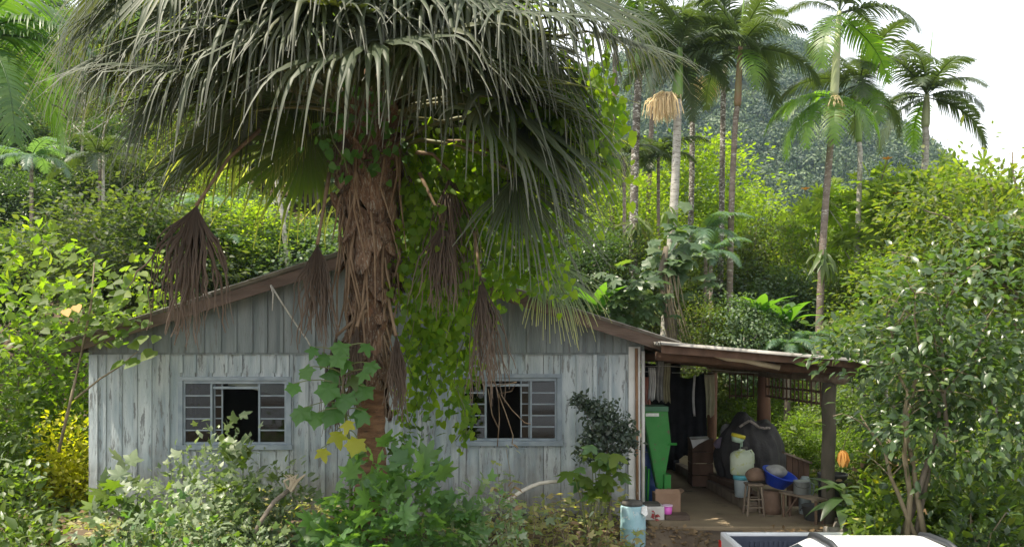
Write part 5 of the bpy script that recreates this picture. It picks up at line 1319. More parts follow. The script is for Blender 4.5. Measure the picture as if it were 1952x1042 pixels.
# valley right of the house
for key, px, d, top, lab, w in [
    ('feathery', 1310, 33, 228, 'tall feathery yellow green tree behind the tasselled palms', 1.05), ('feathery', 1195, 30, 300, 'feathery tree showing between fan palm and white-blotched trunk', 1.0),
    ('feathery', 1395, 36, 335, 'feathery yellow green tree behind the reddish palm', .9), ('olive', 1250, 24.5, 420, 'yellowish tree low behind the palm trunks', 1.0),
    ('dark', 1130, 24, 400, 'green tree behind the right slope of the roof', 1.0), ('broad', 1360, 27, 430, 'bright low tree between the slim grey palm and the reddish palm', 1.0),
    ('olive', 1455, 27, 405, 'yellow green tree left of the ruffed palm', .9), ('feathery', 1490, 33, 440, 'pale yellow green crown beneath the far hill', 1.0), ('blue', 1520, 25, 470, 'mid green tree at the foot of the ruffed palm', 1.1),
    ('feathery', 1620, 30, 430, 'bright crown behind the blue green shafted palm', 1.1), ('olive', 1590, 24, 520, 'yellowish low tree behind the carport end', 1.1), ('olive', 1680, 23, 470, 'olive tree below the umbrella trees', 1.2),
    ('cecropia', 1690, 25, 305, 'umbrella tree with big fingered leaves and orange tufts', 1.2), ('cecropia', 1550, 29, 365, 'umbrella tree left of the ruffed palm, under the hill', .85), ('cecropia', 1790, 24, 285, 'umbrella tree below the rightmost palm', 1.0),
    ('fresh', 1760, 21, 400, 'green tree under the rightmost palm', 1.0), ('olive', 1900, 22, 330, 'olive crown behind the big tree at the right edge', 1.1), ('blue', 1420, 21, 520, 'green low tree behind the carport roof', .9), ('olive', 1340, 20.8, 560, 'low yellowish tree behind the join of the roofs', .8), ('dark', 1650, 20, 560, 'leafy tree just behind the carport, right of the front post', 1.0), ('blue', 1590, 40, 400, 'grey green tree below the hill, between the two right palms', 1.3), ('blue', 1720, 38, 380, 'grey green tree far below the rightmost palm', 1.3), ('blue', 1450, 44, 400, 'grey green tree at the foot of the far hill', 1.4), ('blue', 1330, 46, 380, 'grey green tree far behind the reddish palm', 1.4)]:
    tree_at(key, px, d, top, lab, None, None, w)
for k, (px, py, d) in enumerate([(1691, 305, 25), (1535, 362, 29), (1562, 382, 29), (1710, 372, 24.6)]):
    c = at(px, py, d - 1.6); t = thing('orange_tuft', ['orange tuft topping the umbrella tree below the rightmost palms', 'orange tuft left of the ruffed palm trunk, upper one', 'orange tuft left of the ruffed palm trunk, lower one', 'orange tuft beside the pale trunk of the rightmost palm'][k], 'tuft', tuple(c), 'orange tufts on the umbrella trees')
    for i in range(7): leaf_part(t, 'rhomb', 'leaf_orange', c, (math.cos(i * .9), math.sin(i * .9), .5), (0, 0, 1), .19)
    mb = MB(); mb.tube([c + Vector((.05, .5, -.5)), c], [.02, .012], 5); mb.build('twig', M['twig'], t)
# shrubs seen through the carport
for key, px, d, top, lab in [('small', 1390, 21.5, 690, 'leafy bush seen through the carport behind the cream cloth'), ('limebush', 1450, 20.5, 730, 'bush behind the sack, seen below the lattice'), ('limebush', 1530, 17.5, 770, 'sunlit bush between the two carport posts'), ('limebush', 1480, 23, 660, 'tall bush behind the back post of the carport'), ('small', 1590, 18.5, 700, 'bush behind the front post of the carport'), ('small', 1330, 22.5, 680, 'bush behind the black sheet at the end of the carport'), ('limebush', 1560, 15.6, 830, 'low bright bush behind the dark plank panel'), ('limebush', 1640, 15.0, 790, 'bright bush right of the front post')]:
    tree_at(key, px, d, top, lab)

# ------------------------------------------------------------------ left of the house
dome_bush('lime_shrub', 'tall bright yellow green shrub filling the left edge beside the house', 'shrub', (-8.0, 14.2, .3), (1.75, 1.2), 4.35, 300, 3400, .19, ['ovate', 'heart'], ['leaf_lime', 'leaf_canopy'], 51, 'twig', 9, .4, smallsize=.17)
dome_bush('lime_shrub', 'sunlit shrub between the tall left shrub and the roof end', 'shrub', (-6.95, 15.8, .2), (1.25, 1.0), 4.0, 240, 2400, .18, ['ovate', 'heart'], ['leaf_canopy', 'leaf_lime', 'leaf_mid'], 52, 'twig', 7, .4, smallsize=.15)
dome_bush('shaded_shrub', 'darker shrub below the bright leaves at the left edge', 'shrub', (-8.05, 12.4, .1), (1.05, .8), 2.7, 260, 4200, .14, ['ovate'], ['leaf_mid', 'leaf_blue'], 53, 'twig', 7, .4, smallsize=.12)
dome_bush('yellow_shrub', 'low yellow shrub in the gap left of the house', 'shrub', (-6.98, 13.3, .0), (.75, .7), 1.5, 160, 2600, .11, ['ovate'], ['leaf_yellow', 'leaf_lime', 'leaf_olive'], 54, 'twig', 6, .4, smallsize=.10)
dome_bush('leafy_weed', 'green leafy plant in the lower left corner', 'shrub', (-5.35, 9.0, gz(-5.35, 9.0)), (.72, .6), 1.75, 240, 2600, .17, ['lance', 'ovate'], ['leaf_mid', 'leaf_pale'], 55, 'stem_green', 8, .5, smallsize=.13)
dome_bush('leafy_weed', 'pale leafy plant above the lower left corner, by the dark soil', 'shrub', (-6.2, 10.4, gz(-6.2, 10.4)), (.6, .6), 1.75, 180, 2000, .14, ['ovate'], ['leaf_mid', 'leaf_pale'], 56, 'stem_green', 6, .5, smallsize=.11)
# thin young tree with round leaves leaning over the corner of the house
t = thing('sapling', 'thin leaning sapling with big round leaves over the left corner of the house', 'sapling', tuple(at(120, 800, 11.2)))
r_ = random.Random(8)
st = [at(112, 860, 11.3), at(140, 740, 11.2), at(160, 650, 11.1), at(174, 580, 11.1), at(180, 500, 11.2)]
mb = MB(); mb.tube(st, [.022, .02, .018, .015, .008], 7); mb.build('trunk', M['twig'], t, True)
br = [at(143, 760, 11.2), at(190, 722, 11.2), at(225, 700, 11.1), at(262, 670, 11.0)]
mb = MB(); mb.tube(br, [.014, .012, .010, .006], 6); mb.build('branch', M['twig'], t, True)
for px, py, s in [(292, 668, .24), (262, 685, .22), (236, 688, .22), (250, 655, .18), (225, 650, .16), (275, 640, .18), (240, 630, .18), (262, 622, .16), (205, 640, .16), (300, 640, .16), (228, 610, .18), (285, 612, .17)]:
    leaf_part(t, 'heart', 'leaf_lime', at(px, py, 11.0), (r_.uniform(-.6, .8), -.6, -.4), (r_.uniform(-.3, .3), -.5, .8), s)
for k in range(260):
    px = r_.gauss(170, 62); py = min(655, r_.gauss(585, 48)); leaf_part(t, 'heart', 'leaf_lime', at(px, py, 11.3 + r_.uniform(-.4, .4)), (r_.uniform(-1, 1), -.5, -.3), (r_.gauss(0, .6), r_.gauss(-.4, .4), .7), r_.uniform(.09, .17))
for px, py in ((145, 582), (125, 590)): leaf_part(t, 'heart', 'leaf_orange', at(px, py, 10.9), (.4, -.5, -.4), (0, -.6, .7), .16, label='orange dying leaf')

# ------------------------------------------------------------------ right-hand tree and plants
t = thing('coffee_tree', 'many-stemmed tree with glossy dark leaves at the right, behind the white truck', 'tree', tuple(at(1735, 1010, 9.8)))
B0 = at(1735, 1030, 9.8); r_ = random.Random(4); rgv = np.random.default_rng(4)
tips = []
for k, (px, py, dd) in enumerate([(1745, 560, 9.6), (1830, 520, 9.9), (1690, 600, 9.6), (1880, 620, 9.6), (1640, 790, 9.7)]):
    e = at(px, py, dd); mb = MB(); pts = limb(mb, B0 + Vector((r_.uniform(-.15, .15), r_.uniform(-.1, .1), 0)), e, r_.uniform(.03, .045), .008, r_, 7, .07, 7); mb.build('stem', M['bark' if k % 2 else 'twig'], t, True)
    tips += pts[3:]
for k in range(36):
    a = r_.choice(tips); mb = MB(); b_ = a + Vector((r_.uniform(-.7, .7), r_.uniform(-.6, .4), r_.uniform(-.1, .5))); limb(mb, a, b_, .010, .003, r_, 4, .1, 5); mb.build('branch', M['twig'], t, True)
def crown_parts(t, c, rad, nleaf, nmass, size, tpls, mats, seed, ymin=-2, nclump=60, masstpl='ovate', clr=.3, lobes=.35):
    rg = np.random.default_rng(seed); r_ = random.Random(seed)
    fol, C = crown(rg, c, rad, nclump, nmass / nclump, size, masstpl, flat=.55, clr=clr, hollow=.35, lump=lobes)
    o = fol.obj('crown', M[mats[0]], t); o['kind'] = 'stuff'
    # the leaves that face the yard are single parts
    k = 0
    while k < nleaf:
        q = C[r_.randrange(len(C))]
        if q[1] > c[1] + .2 * rad[1]: continue
        p = Vector(q) + Vector((r_.gauss(0, .28), -abs(r_.gauss(.12, .15)), r_.gauss(0, .2))) * (clr * 3)
        dv = Vector((r_.uniform(-1, 1), r_.uniform(-1, .2), r_.uniform(-.7, .15))); n = Vector((r_.gauss(0, .4), r_.gauss(-.25, .3), .9))
        leaf_part(t, r_.choice(tpls), r_.choice(mats), p, dv, n, size * r_.uniform(.7, 1.2)); k += 1
crown_parts(t, (5.36, 9.8, 2.15), (1.40, 1.05, 1.5), 300, 5600, .125, ['ovate'], ['leaf_gloss', 'leaf_gloss', 'leaf_mid', 'leaf_mid'], 61, nclump=120, clr=.19, lobes=.75)
t = thing('big_shade_tree', 'spreading olive green tree at the right edge against the sky', 'tree', (ax(1990, 13), 13, gz(ax(1990, 13), 13)))
B0 = Vector((ax(2010, 13), 13, gz(ax(2010, 13), 13) - .2)); r_ = random.Random(5); mb = MB()
trk = limb(mb, B0, at(1980, 560, 13), .10, .07, r_, 5, .05, 8); mb.build('trunk', M['bark'], t, True)
for px, py, dd in [(1830, 470, 12.6), (1760, 400, 12.8), (1880, 340, 13), (1930, 290, 13.3), (1800, 520, 12.4), (1980, 330, 12.8), (1700, 480, 13.2), (1860, 620, 12.3)]:
    mb = MB(); limb(mb, trk[r_.randint(3, 5)], at(px, py, dd), .04, .010, r_, 6, .08, 6); mb.build('branch', M['bark'], t, True)
crown_parts(t, (ax(1885, 13), 13, az(470, 13)), (1.45, 1.3, 1.25), 300, 7500, .12, ['ovate'], ['leaf_olive'], 62, nclump=90, lobes=.5)
t = thing('side_tree', 'leafy tree with yellowing leaves filling the right edge behind the glossy tree', 'tree', (ax(1900, 15), 15, gz(ax(1900, 15), 15)))
mb = MB(); limb(mb, (ax(1900, 15), 15, -.3), at(1880, 560, 15), .07, .03, random.Random(9), 6, .06, 7); mb.build('trunk', M['bark'], t, True)
crown_parts(t, (ax(1850, 15), 15, az(640, 15)), (2.1, 1.3, 1.6), 240, 8000, .125, ['ovate'], ['leaf_olive'], 63, nclump=80)
dome_bush('ground_creeper', 'mass of small round leaves covering the bank at the lower right corner', 'creeper', (5.35, 9.5, gz(5.35, 9.5) - .1), (1.15, .8), 1.0, 300, 4200, .13, ['heart'], ['leaf_gloss', 'leaf_mid'], 64, 'stem_green', 6, .4, smallsize=.11, smalltpl='heart', lump=.2)
dome_bush('ground_creeper', 'leafy creeper along the bank behind the glossy tree stems', 'creeper', (6.3, 11.2, gz(6.3, 11.2)), (1.6, .9), 1.5, 240, 4200, .13, ['heart', 'ovate'], ['leaf_mid', 'leaf_lime'], 65, 'stem_green', 6, .4, smallsize=.12)
dome_bush('leafy_shrub', 'leafy shrub crowding the stems of the glossy tree', 'shrub', (ax(1870, 9.4), 9.4, gz(ax(1870, 9.4), 9.4)), (.75, .5), 2.0, 260, 2600, .14, ['ovate', 'heart'], ['leaf_gloss', 'leaf_mid', 'leaf_fresh'], 68, 'twig', 7, .5, smallsize=.11, lump=.45)
dome_bush('leafy_shrub', 'leafy shrub between the broad-leaved plant and the glossy tree stems', 'shrub', (ax(1672, 9.9), 9.9, gz(ax(1672, 9.9), 9.9)), (.5, .4), 1.7, 200, 1700, .13, ['ovate', 'heart'], ['leaf_fresh', 'leaf_mid', 'leaf_gloss'], 69, 'twig', 6, .5, smallsize=.10, lump=.45)
dome_bush('croton', 'bright yellow green croton beside the slab at the porch edge', 'shrub', tuple(at(1672, 1020, 10.5)), (.42, .35), .78, 90, 500, .17, ['ovate', 'lance'], ['leaf_lime', 'leaf_yellow', 'leaf_olive'], 66, 'stem_green', 5, .4, smallsize=.12)
dome_bush('croton', 'croton with yellow and brown leaves under the glossy tree', 'shrub', tuple(at(1690, 960, 11.4)), (.55, .4), .95, 120, 900, .15, ['ovate'], ['leaf_olive', 'leaf_yellow', 'leaf_lime', 'leaf_dry'], 67, 'stem_green', 5, .4, smallsize=.12)
t = thing('broad_leaf_plant', 'potted-looking plant with broad drooping leaves at the foot of the front post', 'plant', tuple(at(1608, 1000, 10.9))); r_ = random.Random(12)
c = at(1608, 985, 10.95)
for k in range(20):
    a = k * 2.4; e = r_.uniform(.1, 1.0); leaf_part(t, 'banana', 'leaf_gloss', c + Vector((0, 0, .02 * k)), (math.cos(a), math.sin(a) - .2, e), (0, -.1, 1), r_.uniform(.36, .56))
mb = MB(); mb.tube([c + Vector((0, 0, -.25)), c + Vector((0, 0, .38))], .025, 6); mb.build('stem', M['stem_green'], t)
t = thing('orange_flower', 'orange yellow flower hanging beside the front post', 'flower', tuple(at(1607, 872, 11.0))); c = at(1607, 857, 11.0)
for k in range(6): leaf_part(t, 'ovate', 'leaf_orange', c + Vector((.025 * math.cos(k), .025 * math.sin(k), 0)), (.25 * math.cos(k * 1.05), .25 * math.sin(k * 1.05) - .1, -1), (math.cos(k * 1.05), math.sin(k * 1.05), .1), .23, name='petal')
M['leaf_yellow2'] = M['leaf_yellow']
mb = MB(); mb.tube([at(1625, 800, 10.9), at(1612, 835, 10.95), c], [.006, .006, .01], 5); mb.build('stem', M['stem_green'], t)

# ------------------------------------------------------------------ plants before the front wall
dome_bush('pale_bush', 'big pale green bush of small lobed leaves below the left window', 'bush', (ax(385, 10.1), 10.1, gz(ax(385, 10.1), 10.1)), (1.5, .85), 2.4, 300, 7500, .15, ['star2', 'ovate', 'star2'], ['leaf_pale', 'leaf_pale', 'leaf_mid'], 71, 'stem_green', 12, .5, smallsize=.085, smalltpl='rhomb', smallleaf='leaf_pale', lump=.4)
dome_bush('lobed_bush', 'bush with larger pale lobed leaves at the left end of the front wall', 'bush', (ax(235, 9.9), 9.9, gz(ax(235, 9.9), 9.9)), (.46, .4), 2.0, 100, 700, .26, ['star', 'star2'], ['leaf_pale', 'leaf_pale', 'leaf_mid'], 72, 'stem_green', 6, .5, smallsize=.12)
dome_bush('window_bush', 'stalk of broad leaves rising before the sill of the left window', 'bush', (ax(450, 10.5), 10.5, gz(ax(450, 10.5), 10.5)), (.36, .3), 1.85, 60, 300, .2, ['lobed', 'heart'], ['leaf_pale', 'leaf_pale', 'leaf_mid'], 73, 'stem_green', 5, .5, smallsize=.1, shell=(.8, 1.08))
dome_bush('pale_bush', 'front pale bush at the bottom edge below the left window', 'bush', (ax(330, 9.0), 9.0, gz(ax(330, 9.0), 9.0)), (.9, .5), 1.65, 280, 4000, .12, ['star2', 'ovate'], ['leaf_pale', 'leaf_star'], 80, 'stem_green', 9, .5, smallsize=.08, smallleaf='leaf_pale', lump=.45)
dome_bush('low_green_bush', 'dense green undergrowth at the bottom edge, left of the star-leaved bush', 'bush', (ax(260, 8.9), 8.9, gz(ax(260, 8.9), 8.9)), (1.0, .55), 1.35, 260, 3600, .11, ['star2', 'ovate'], ['leaf_mid', 'leaf_star'], 74, 'stem_green', 8, .5, smallsize=.08)
dome_bush('pale_bush', 'lower pale bush between the left window and the fan palm', 'bush', (ax(505, 10.2), 10.2, gz(ax(505, 10.2), 10.2)), (.75, .6), 1.95, 240, 4200, .13, ['star2', 'ovate'], ['leaf_pale', 'leaf_pale', 'leaf_mid'], 79, 'stem_green', 9, .5, smallsize=.085, smallleaf='leaf_pale', lump=.4)
dome_bush('low_green_bush', 'pale green undergrowth at the bottom edge below the dark branch', 'bush', (ax(480, 9.0), 9.0, gz(ax(480, 9.0), 9.0)), (.75, .5), 1.4, 220, 2800, .10, ['star2', 'ovate'], ['leaf_pale', 'leaf_mid'], 75, 'stem_green', 8, .5, smallsize=.08)
dome_bush('star_leaf_bush', 'big bush of star-shaped cool green leaves below the fan palm trunk', 'bush', (ax(740, 9.3), 9.3, gz(ax(740, 9.3), 9.3)), (1.3, .8), 2.15, 300, 2200, .25, ['star', 'star', 'star2'], ['leaf_star'], 76, 'stem_green', 14, .5, smallsize=.14, smalltpl='star2', lump=.25)
dome_bush('feathery_bush', 'light green feathery bush right of the star-leaved bush', 'bush', (ax(930, 9.2), 9.2, gz(ax(930, 9.2), 9.2)), (.68, .5), 1.8, 260, 3600, .12, ['lance', 'star2'], ['leaf_star', 'leaf_pale'], 77, 'stem_green', 9, .5, smallsize=.075, smallleaf='leaf_pale')
dome_bush('leafy_tuft', 'green tuft climbing the foot of the fan palm', 'bush', (ax(790, 10.3), 10.3, gz(ax(790, 10.3), 10.3)), (.42, .3), 2.3, 120, 1100, .13, ['ovate', 'star2'], ['leaf_star', 'leaf_mid'], 78, 'stem_green', 6, .5, smallsize=.09)
r_ = random.Random(31)
for k, (px, py) in enumerate([(985, 880), (1010, 930), (1045, 960), (1075, 935), (1100, 965), (1020, 985), (1140, 975), (1175, 985), (960, 930), (1060, 1000), (1120, 1010), (990, 1010), (1165, 1025)]):
    d = r_.uniform(9.9, 10.9); x = ax(px, d); g = gz(x, d); h = max(.3, az(py, d) - g) 
    t = thing('weed', ['half-dry weed under the left half of the right window', 'weed under the middle of the right window', 'weed below the pale cut branch', 'weed touching the upper end of the pale cut branch', 'weed left of the bright maple-leaved plant', 'low weed beside the feathery bush', 'weed at the foot of the dark sapling', 'weed next to the turquoise drum', 'weed behind the top of the feathery bush', 'low weed at the bottom edge below the cut branch', 'low weed at the bottom edge under the maple-leaved plant', 'low weed at the bottom edge right of the feathery bush', 'low weed at the bottom edge before the turquoise drum'][k], 'weed', (x, d, g), 'weeds below the right window')
    for q in range(3):
        e = Vector((x + r_.uniform(-.3, .3), d + r_.uniform(-.2, .2), g + h * r_.uniform(.7, 1.1))); mb = MB(); pts = limb(mb, (x, d, g - .03), e, .008, .003, r_, 6, .06, 5); mb.build('stem', M['twig'], t)
        for pnt in pts[1:]:
            for w in range(3): leaf_part(t, r_.choice(['lance', 'ovate', 'star2']), r_.choice(['weed', 'weed', 'leaf_pale', 'leaf_dry']), pnt + Vector((r_.gauss(0, .05), r_.gauss(0, .05), r_.gauss(0, .04))), (r_.uniform(-1, 1), r_.uniform(-1, .3), r_.uniform(-.4, .4)), (r_.gauss(0, .4), -.2, .9), r_.uniform(.07, .15))
# dark small tree and bright lobed plant by the corner
t = thing('dark_sapling', 'small tree with fine blackish green leaves against the wall right of the window', 'sapling', tuple(at(1165, 1000, 11.2)))
r_ = random.Random(6); mb = MB(); tk_ = limb(mb, (ax(1168, 11.2), 11.2, -.25), at(1152, 815, 11.2), .028, .014, r_, 6, .03, 7); mb.build('trunk', M['bark'], t, True)
M['leaf_inky'] = leafmat('leaf_inky', [(.03, .05, .035), (.045, .065, .045), (.055, .075, .05)], rough=.4, trans=.15)
f = Fol(); rgq = np.random.default_rng(9)
for px, py, s in [(1105, 762, .07), (1120, 775, .08), (1140, 785, .10), (1160, 790, .11), (1145, 810, .14), (1165, 830, .15), (1130, 835, .12), (1190, 815, .10), (1200, 840, .10), (1115, 860, .10), (1180, 860, .12), (1150, 860, .14)]:
    c = at(px, py, 11.15); mb = MB(); limb(mb, tk_[r_.randint(3, 6)], c, .008, .003, r_, 4, .08, 5); mb.build('branch', M['bark'], t)
    n = int(1500 * s); P = np.array(c) + rgq.normal(size=(n, 3)) * s * .75; D = rnd_dirs(rgq, n); N = nrm(rgq.normal(size=(n, 3)) * .6 + np.array([0, -.3, .8])); f.add(*scatter('rhomb', P, D, N, rgq.uniform(.05, .10, n)))
f.obj('crown', M['leaf_inky'], t)
t = thing('lobed_plant', 'bright plant with maple-like leaves on bare stems before the dark sapling', 'plant', tuple(at(1125, 1010, 10.6))); r_ = random.Random(15)
for k, (px, py) in enumerate([(1108, 905), (1128, 880), (1150, 862), (1165, 880), (1140, 915), (1095, 900), (1160, 905), (1120, 930), (1180, 865), (1135, 850), (1150, 935), (1172, 900)]):
    c = at(px, py, 10.5 + r_.uniform(-.15, .15)); mb = MB(); limb(mb, (ax(1128 + r_.uniform(-8, 8), 10.6), 10.6, -.45), c, .012, .005, r_, 5, .04, 5); mb.build('stem', M['stem_green'], t)
    leaf_part(t, r_.choice(['star', 'star2']), r_.choice(['leaf_lime', 'leaf_lime', 'leaf_star']), c, (r_.uniform(-.8, .8), -.6, -.25), (r_.uniform(-.3, .3), -.35, .9), r_.uniform(.24, .36))
    leaf_part(t, 'star2', r_.choice(['leaf_lime', 'leaf_star']), c + Vector((r_.uniform(-.12, .12), .05, -.07)), (r_.uniform(-1, 1), -.4, -.3), (r_.uniform(-.3, .3), -.3, .9), r_.uniform(.16, .26))
t = thing('grape_leaf_plant', 'tall plant with very large lobed leaves, some yellow, beside the fan palm trunk', 'plant', tuple(at(668, 990, 9.5))); r_ = random.Random(17)
mb = MB(); main = [Vector((ax(672, 9.5), 9.5, gz(ax(672, 9.5), 9.5) - .05)), at(668, 860, 9.5), at(655, 760, 9.5), at(650, 690, 9.45), at(648, 650, 9.45)]; mb.tube(main, [.022, .02, .017, .012, .006], 7); mb.build('stem', M['stem_green'], t, True)
for px, py, s, m_ in [(655, 668, .26, 0), (695, 668, .22, 0), (625, 690, .24, 0), (665, 700, .24, 0), (600, 675, .2, 0), (705, 705, .22, 0), (580, 715, .22, 0), (640, 720, .30, 0), (628, 745, .32, 0), (672, 728, .26, 2), (700, 750, .28, 0), (645, 790, .36, 0), (690, 790, .30, 0), (580, 790, .3, 0), (605, 800, .26, 0), (700, 720, .22, 0), (660, 765, .3, 0), (560, 745, .2, 0), (640, 835, .28, 1), (682, 850, .27, 1), (612, 868, .22, 1), (668, 815, .22, 1), (700, 800, .24, 0), (640, 690, .25, 0)]:
    c = at(px, py - 14, 9.35 + r_.uniform(-.15, .15)); q = main[1].lerp(main[4], max(0, min(1, (900 - py) / 260))); mb = MB(); limb(mb, q, c, .008, .005, r_, 4, .05, 5); mb.build('leaf_stalk', M['stem_green'], t)
    leaf_part(t, r_.choice(['lobed', 'lobed', 'star2']), ('leaf_lobed', 'leaf_yellow', 'leaf_mid')[m_], c, (r_.uniform(-.5, .5), -.45, -.75), (r_.uniform(-.35, .35), -.8, .5), s * .88, label='yellowing leaf' if m_ == 1 else None)
# cut and fallen wood
mb = MB(); r_ = random.Random(2); limb(mb, at(958, 962, 10.3), at(1063, 917, 10.7), .028, .022, r_, 6, .015, 8); tag(mb.build('fallen_branch', M['bark_pale'], None, True), 'pale cut branch slanting up from the weeds below the right window', 'branch')
mb = MB(); limb(mb, at(485, 1015, 9.0), at(548, 935, 9.5), .022, .03, r_, 5, .03, 7); tag(mb.build('fallen_branch', M['bark'], None, True), 'dark bent branch lying through the bushes under the left window', 'branch')
t = thing('dead_leaf_stub', 'broken tan palm stub in the bushes left of the fan palm', 'stub', tuple(at(552, 930, 9.8)))
for k in range(9):
    mb = MB(); a = at(548 + k, 935, 9.75); mb.tube([a, a + Vector((r_.uniform(-.08, .1), -.03, .12)), a + Vector((r_.uniform(-.18, .22), -.06, .2))], [.02, .014, .004], 5); mb.build('strip', M['light_wood'], t)
t = thing('dry_vine', 'dry leafless vine dangling before the right window', 'vine', tuple(at(945, 735, 10.8)))
for pts in ([(945, 735), (985, 728), (975, 745), (950, 750), (952, 800), (948, 850)], [(950, 750), (965, 790), (978, 830), (976, 845)], [(955, 752), (975, 780), (1000, 805), (1012, 808)], [(930, 740), (938, 790), (950, 815)], [(900, 640), (925, 700), (945, 735)]):
    mb = MB(); mb.tube([at(x, y, 10.8) for x, y in pts], .007, 5); mb.build('stem', M['petiole_dry'], t, True)

# ------------------------------------------------------------------ vines on the fan palm
M['leaf_vine'] = leafmat('leaf_vine', [(.06, .13, .02), (.10, .17, .025), (.13, .20, .025), (.06, .11, .02)], trans=.6, tcol=(4, 3.8, .7), rough=.55, spec=.3)
def vines(label, strands, size, mat, seed, per=14, npart=170, d=10.0, spread=.09, tpl='heart'):
    r_ = random.Random(seed); rgq = np.random.default_rng(seed); P = []
    c = at(*strands[0][0], d); t = thing('vine', label, 'vine', tuple(c))
    for s in strands:
        pts = [at(x, y, d + r_.uniform(-.25, .25)) for x, y in s]; mb = MB(); mb.tube(pts, .007, 5); mb.build('stem', M['stem_green'], t)
        for a, b_ in zip(pts, pts[1:]):
            for _ in range(per): P.append(a.lerp(b_, r_.random()) + Vector((r_.gauss(0, spread), r_.gauss(0, spread), r_.gauss(0, spread))))
    r_.shuffle(P)
    for p in P[:npart]: leaf_part(t, tpl, mat, p, (r_.uniform(-.7, .7), r_.uniform(-.8, .1), -.8), (r_.gauss(0, .5), -.7, .5), size * r_.uniform(.65, 1.3))
    Q = np.array([tuple(p) for p in P[npart:]])
    if len(Q):
        D = nrm(rgq.normal(size=Q.shape) * .6 + np.array([0, -.2, -.8])); N = nrm(rgq.normal(size=Q.shape) * .6 + np.array([0, -.7, .4])); f = Fol(); f.add(*scatter(tpl, Q, D, N, size * rgq.uniform(.6, 1.2, len(Q)))); f.obj('foliage', M[mat], t, True)
S = lambda x, y0, y1, w=14, n=6, sd=0: [(x + w * math.sin(i * 1.7 + x + sd), y0 + (y1 - y0) * i / n) for i in range(n + 1)]
vines('curtain of sunlit vine hanging right of the fan palm trunk', [S(x, 230 + (x * 7) % 60, 540 + (x * 13) % 130, 18) for x in (765, 778, 792, 803, 815, 830, 842, 855, 868, 885)], .10, 'leaf_vine', 81, 20, 280, 9.9, .11)
vines('long vine strands trailing down over the front wall', [S(x, 520 + (x * 5) % 60, 640 + (x * 37) % 190) for x in (770, 785, 798, 810, 825, 838, 850, 862, 878, 895)], .10, 'leaf_vine', 82, 12, 260, 10.6, .085)
vines('vine climbing among the right-hand fronds of the fan palm', [S(x, 250 + (x * 3) % 60, 500 + (x * 17) % 110, 22) for x in (900, 918, 935, 950, 968, 985, 1005, 1025, 1045, 1065)], .10, 'leaf_vine', 83, 22, 280, 9.9, .13)
vines('leafy vine high under the fringe of the fan palm', [S(x, 110 + (x * 3) % 50, 310 + (x * 17) % 80, 20) for x in (940, 970, 1000, 1030, 1060, 1085, 1110, 1135, 1160)], .12, 'leaf_vine', 84, 20, 260, 10.0, .15)
vines('short vine trailing over the left part of the right window', [S(x, 690 + (x * 3) % 30, 830 + (x * 7) % 30) for x in (880, 893)], .075, 'leaf_vine', 85, 9, 90, 11.3, .06)
vines('vine creeping up the left side of the fan palm crown', [S(x, 150, 330) for x in (640, 668, 700, 730)], .10, 'leaf_lobed', 86, 6, 110, 9.5, .12)

# ------------------------------------------------------------------ bananas, ferns, philodendrons behind the roof
def banana(label, px, py, d, n, L_, seed, mat='banana', up=1.0):
    r_ = random.Random(seed); c = at(px, py, d); g = gz(c.x, d); t = thing('banana_plant', label, 'banana plant', (c.x, d, g))
    mb = MB(); mb.tube([(c.x, d, g - .1), (c.x, d, c.z)], [.12, .07], 10); mb.build('stem', M['stem_green'], t, True)
    for i in range(n):
        a = i * 2.4 + seed; leaf_part(t, 'banana', mat, c, (math.cos(a) * .55, math.sin(a) * .55, up * r_.uniform(.5, 1.3)), (-math.cos(a), -math.sin(a), .8), L_ * r_.uniform(.75, 1.1))
banana('banana plant with upright leaves behind the right slope of the roof', 1140, 600, 20.8, 9, 1.2, 3, up=1.6)
banana('banana plant with ragged leaves behind the carport roof', 1500, 620, 21, 8, 1.1, 5)
banana('banana plant behind the right post of the carport', 1450, 600, 20.6, 7, 1.0, 9)
def rosette(name, label, cat, px, py, d, n, L_, tpl, mat, seed, spread=.5, dz=.5):
    r_ = random.Random(seed); c = at(px, py, d); t = thing(name, label, cat, tuple(c))
    mb = MB(); mb.tube([c + Vector((0, .1, -.5)), c], [.06, .04], 7); mb.build('stem', M['stem_green'], t)
    for i in range(n):
        o = Vector((r_.gauss(0, spread), r_.gauss(0, spread * .6), r_.gauss(0, dz))); leaf_part(t, tpl, mat, c + o, (o.x + r_.uniform(-.4, .4), -.5 + o.y, -.3 + r_.uniform(-.5, .4)), (r_.gauss(0, .3), -.4, .9), L_ * r_.uniform(.7, 1.2))
    return t
rosette('philodendron', 'big clump of dark glossy split leaves behind the right roof slope', 'philodendron', 1207, 565, 20.6, 110, .38, 'star', 'leaf_gloss', 21, .36, .38)
rosette('philodendron', 'clump of grey green leaves growing on the trunk right of the dark clump', 'philodendron', 1292, 500, 21.2, 80, .40, 'lobed', 'leaf_blue', 22, .32, .42)
rosette('bromeliad', 'yellowish bromeliad perched on the white-blotched palm trunk', 'bromeliad', 1214, 425, 23.8, 26, .6, 'strap', 'leaf_olive', 23, .10, .16)
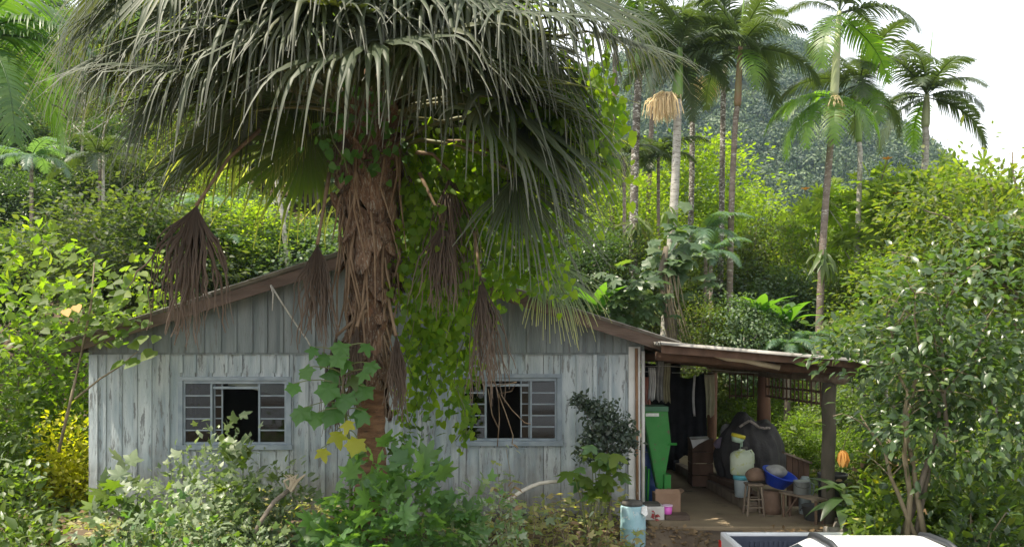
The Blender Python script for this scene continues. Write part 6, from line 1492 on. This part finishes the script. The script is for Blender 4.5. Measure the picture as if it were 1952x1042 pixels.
rosette('bromeliad', 'yellow green bromeliad on the trunk of the pale tasselled palm', 'bromeliad', 1276, 405, 22.7, 18, .5, 'strap', 'leaf_lime', 24, .1, .1)
rosette('bromeliad', 'bromeliad tuft on the trunk of the ruffed palm', 'bromeliad', 1571, 490, 21.8, 20, .7, 'strap', 'leaf_mid', 25, .1, .14)
t = thing('stump_tree', 'stout dark trunk with hanging roots between the two leafy clumps', 'tree', (ax(1272, 21), 21, 0))
mb = MB(); mb.tube([(ax(1290, 21), 21, -.3), at(1285, 660, 21), at(1270, 560, 21), at(1262, 520, 21), at(1270, 470, 21)], [.2, .17, .14, .11, .06], 9); mb.build('trunk', M['bark'], t, True)
for k in range(12):
    mb = MB(); a = at(1270 + r_.uniform(-10, 25), 500 + r_.uniform(0, 40), 20.8); mb.tube([a, a + Vector((.15 * k / 12, -.05, -.7)), a + Vector((.6 * k / 12, -.1, -1.7))], [.012, .012, .010], 4); mb.build('root', M['twig'], t)
for px, py, d, lab in ((1500, 655, 19.9, 'tree fern with pale fronds above the carport roof'), (1548, 640, 20.4, 'small fern right of the pale tree fern')):
    c = at(px, py, d); g = gz(c.x, d); t = thing('tree_fern', lab, 'fern', (c.x, d, g)); mb = MB(); mb.tube([(c.x, d, g - .1), tuple(c)], [.08, .06], 8); mb.build('trunk', M['bark'], t, True)
    for i in range(10): inst('frond', fmesh((28, 8)[i % 2], 'feather_blue', 0), t, Matrix.Translation(c) @ Matrix.Rotation(i * .65, 4, 'Z') @ Matrix.Diagonal((.38, .38, .38, 1)))

# ------------------------------------------------------------------ haze
def haze_box():
    mb = MB(); mb.box(-760, 760, -70, 940, -3, 175); m = bpy.data.materials.new('haze'); m.use_nodes = True; n = m.node_tree; n.nodes.clear()
    o = n.nodes.new('ShaderNodeOutputMaterial'); v = n.nodes.new('ShaderNodeVolumePrincipled'); v.inputs['Color'].default_value = (.56, .79, .98, 1); v.inputs['Density'].default_value = .00025; v.inputs['Anisotropy'].default_value = .3
    n.links.new(v.outputs[0], o.inputs['Volume']); h = mb.build('haze', m); h['kind'] = 'stuff'
haze_box()
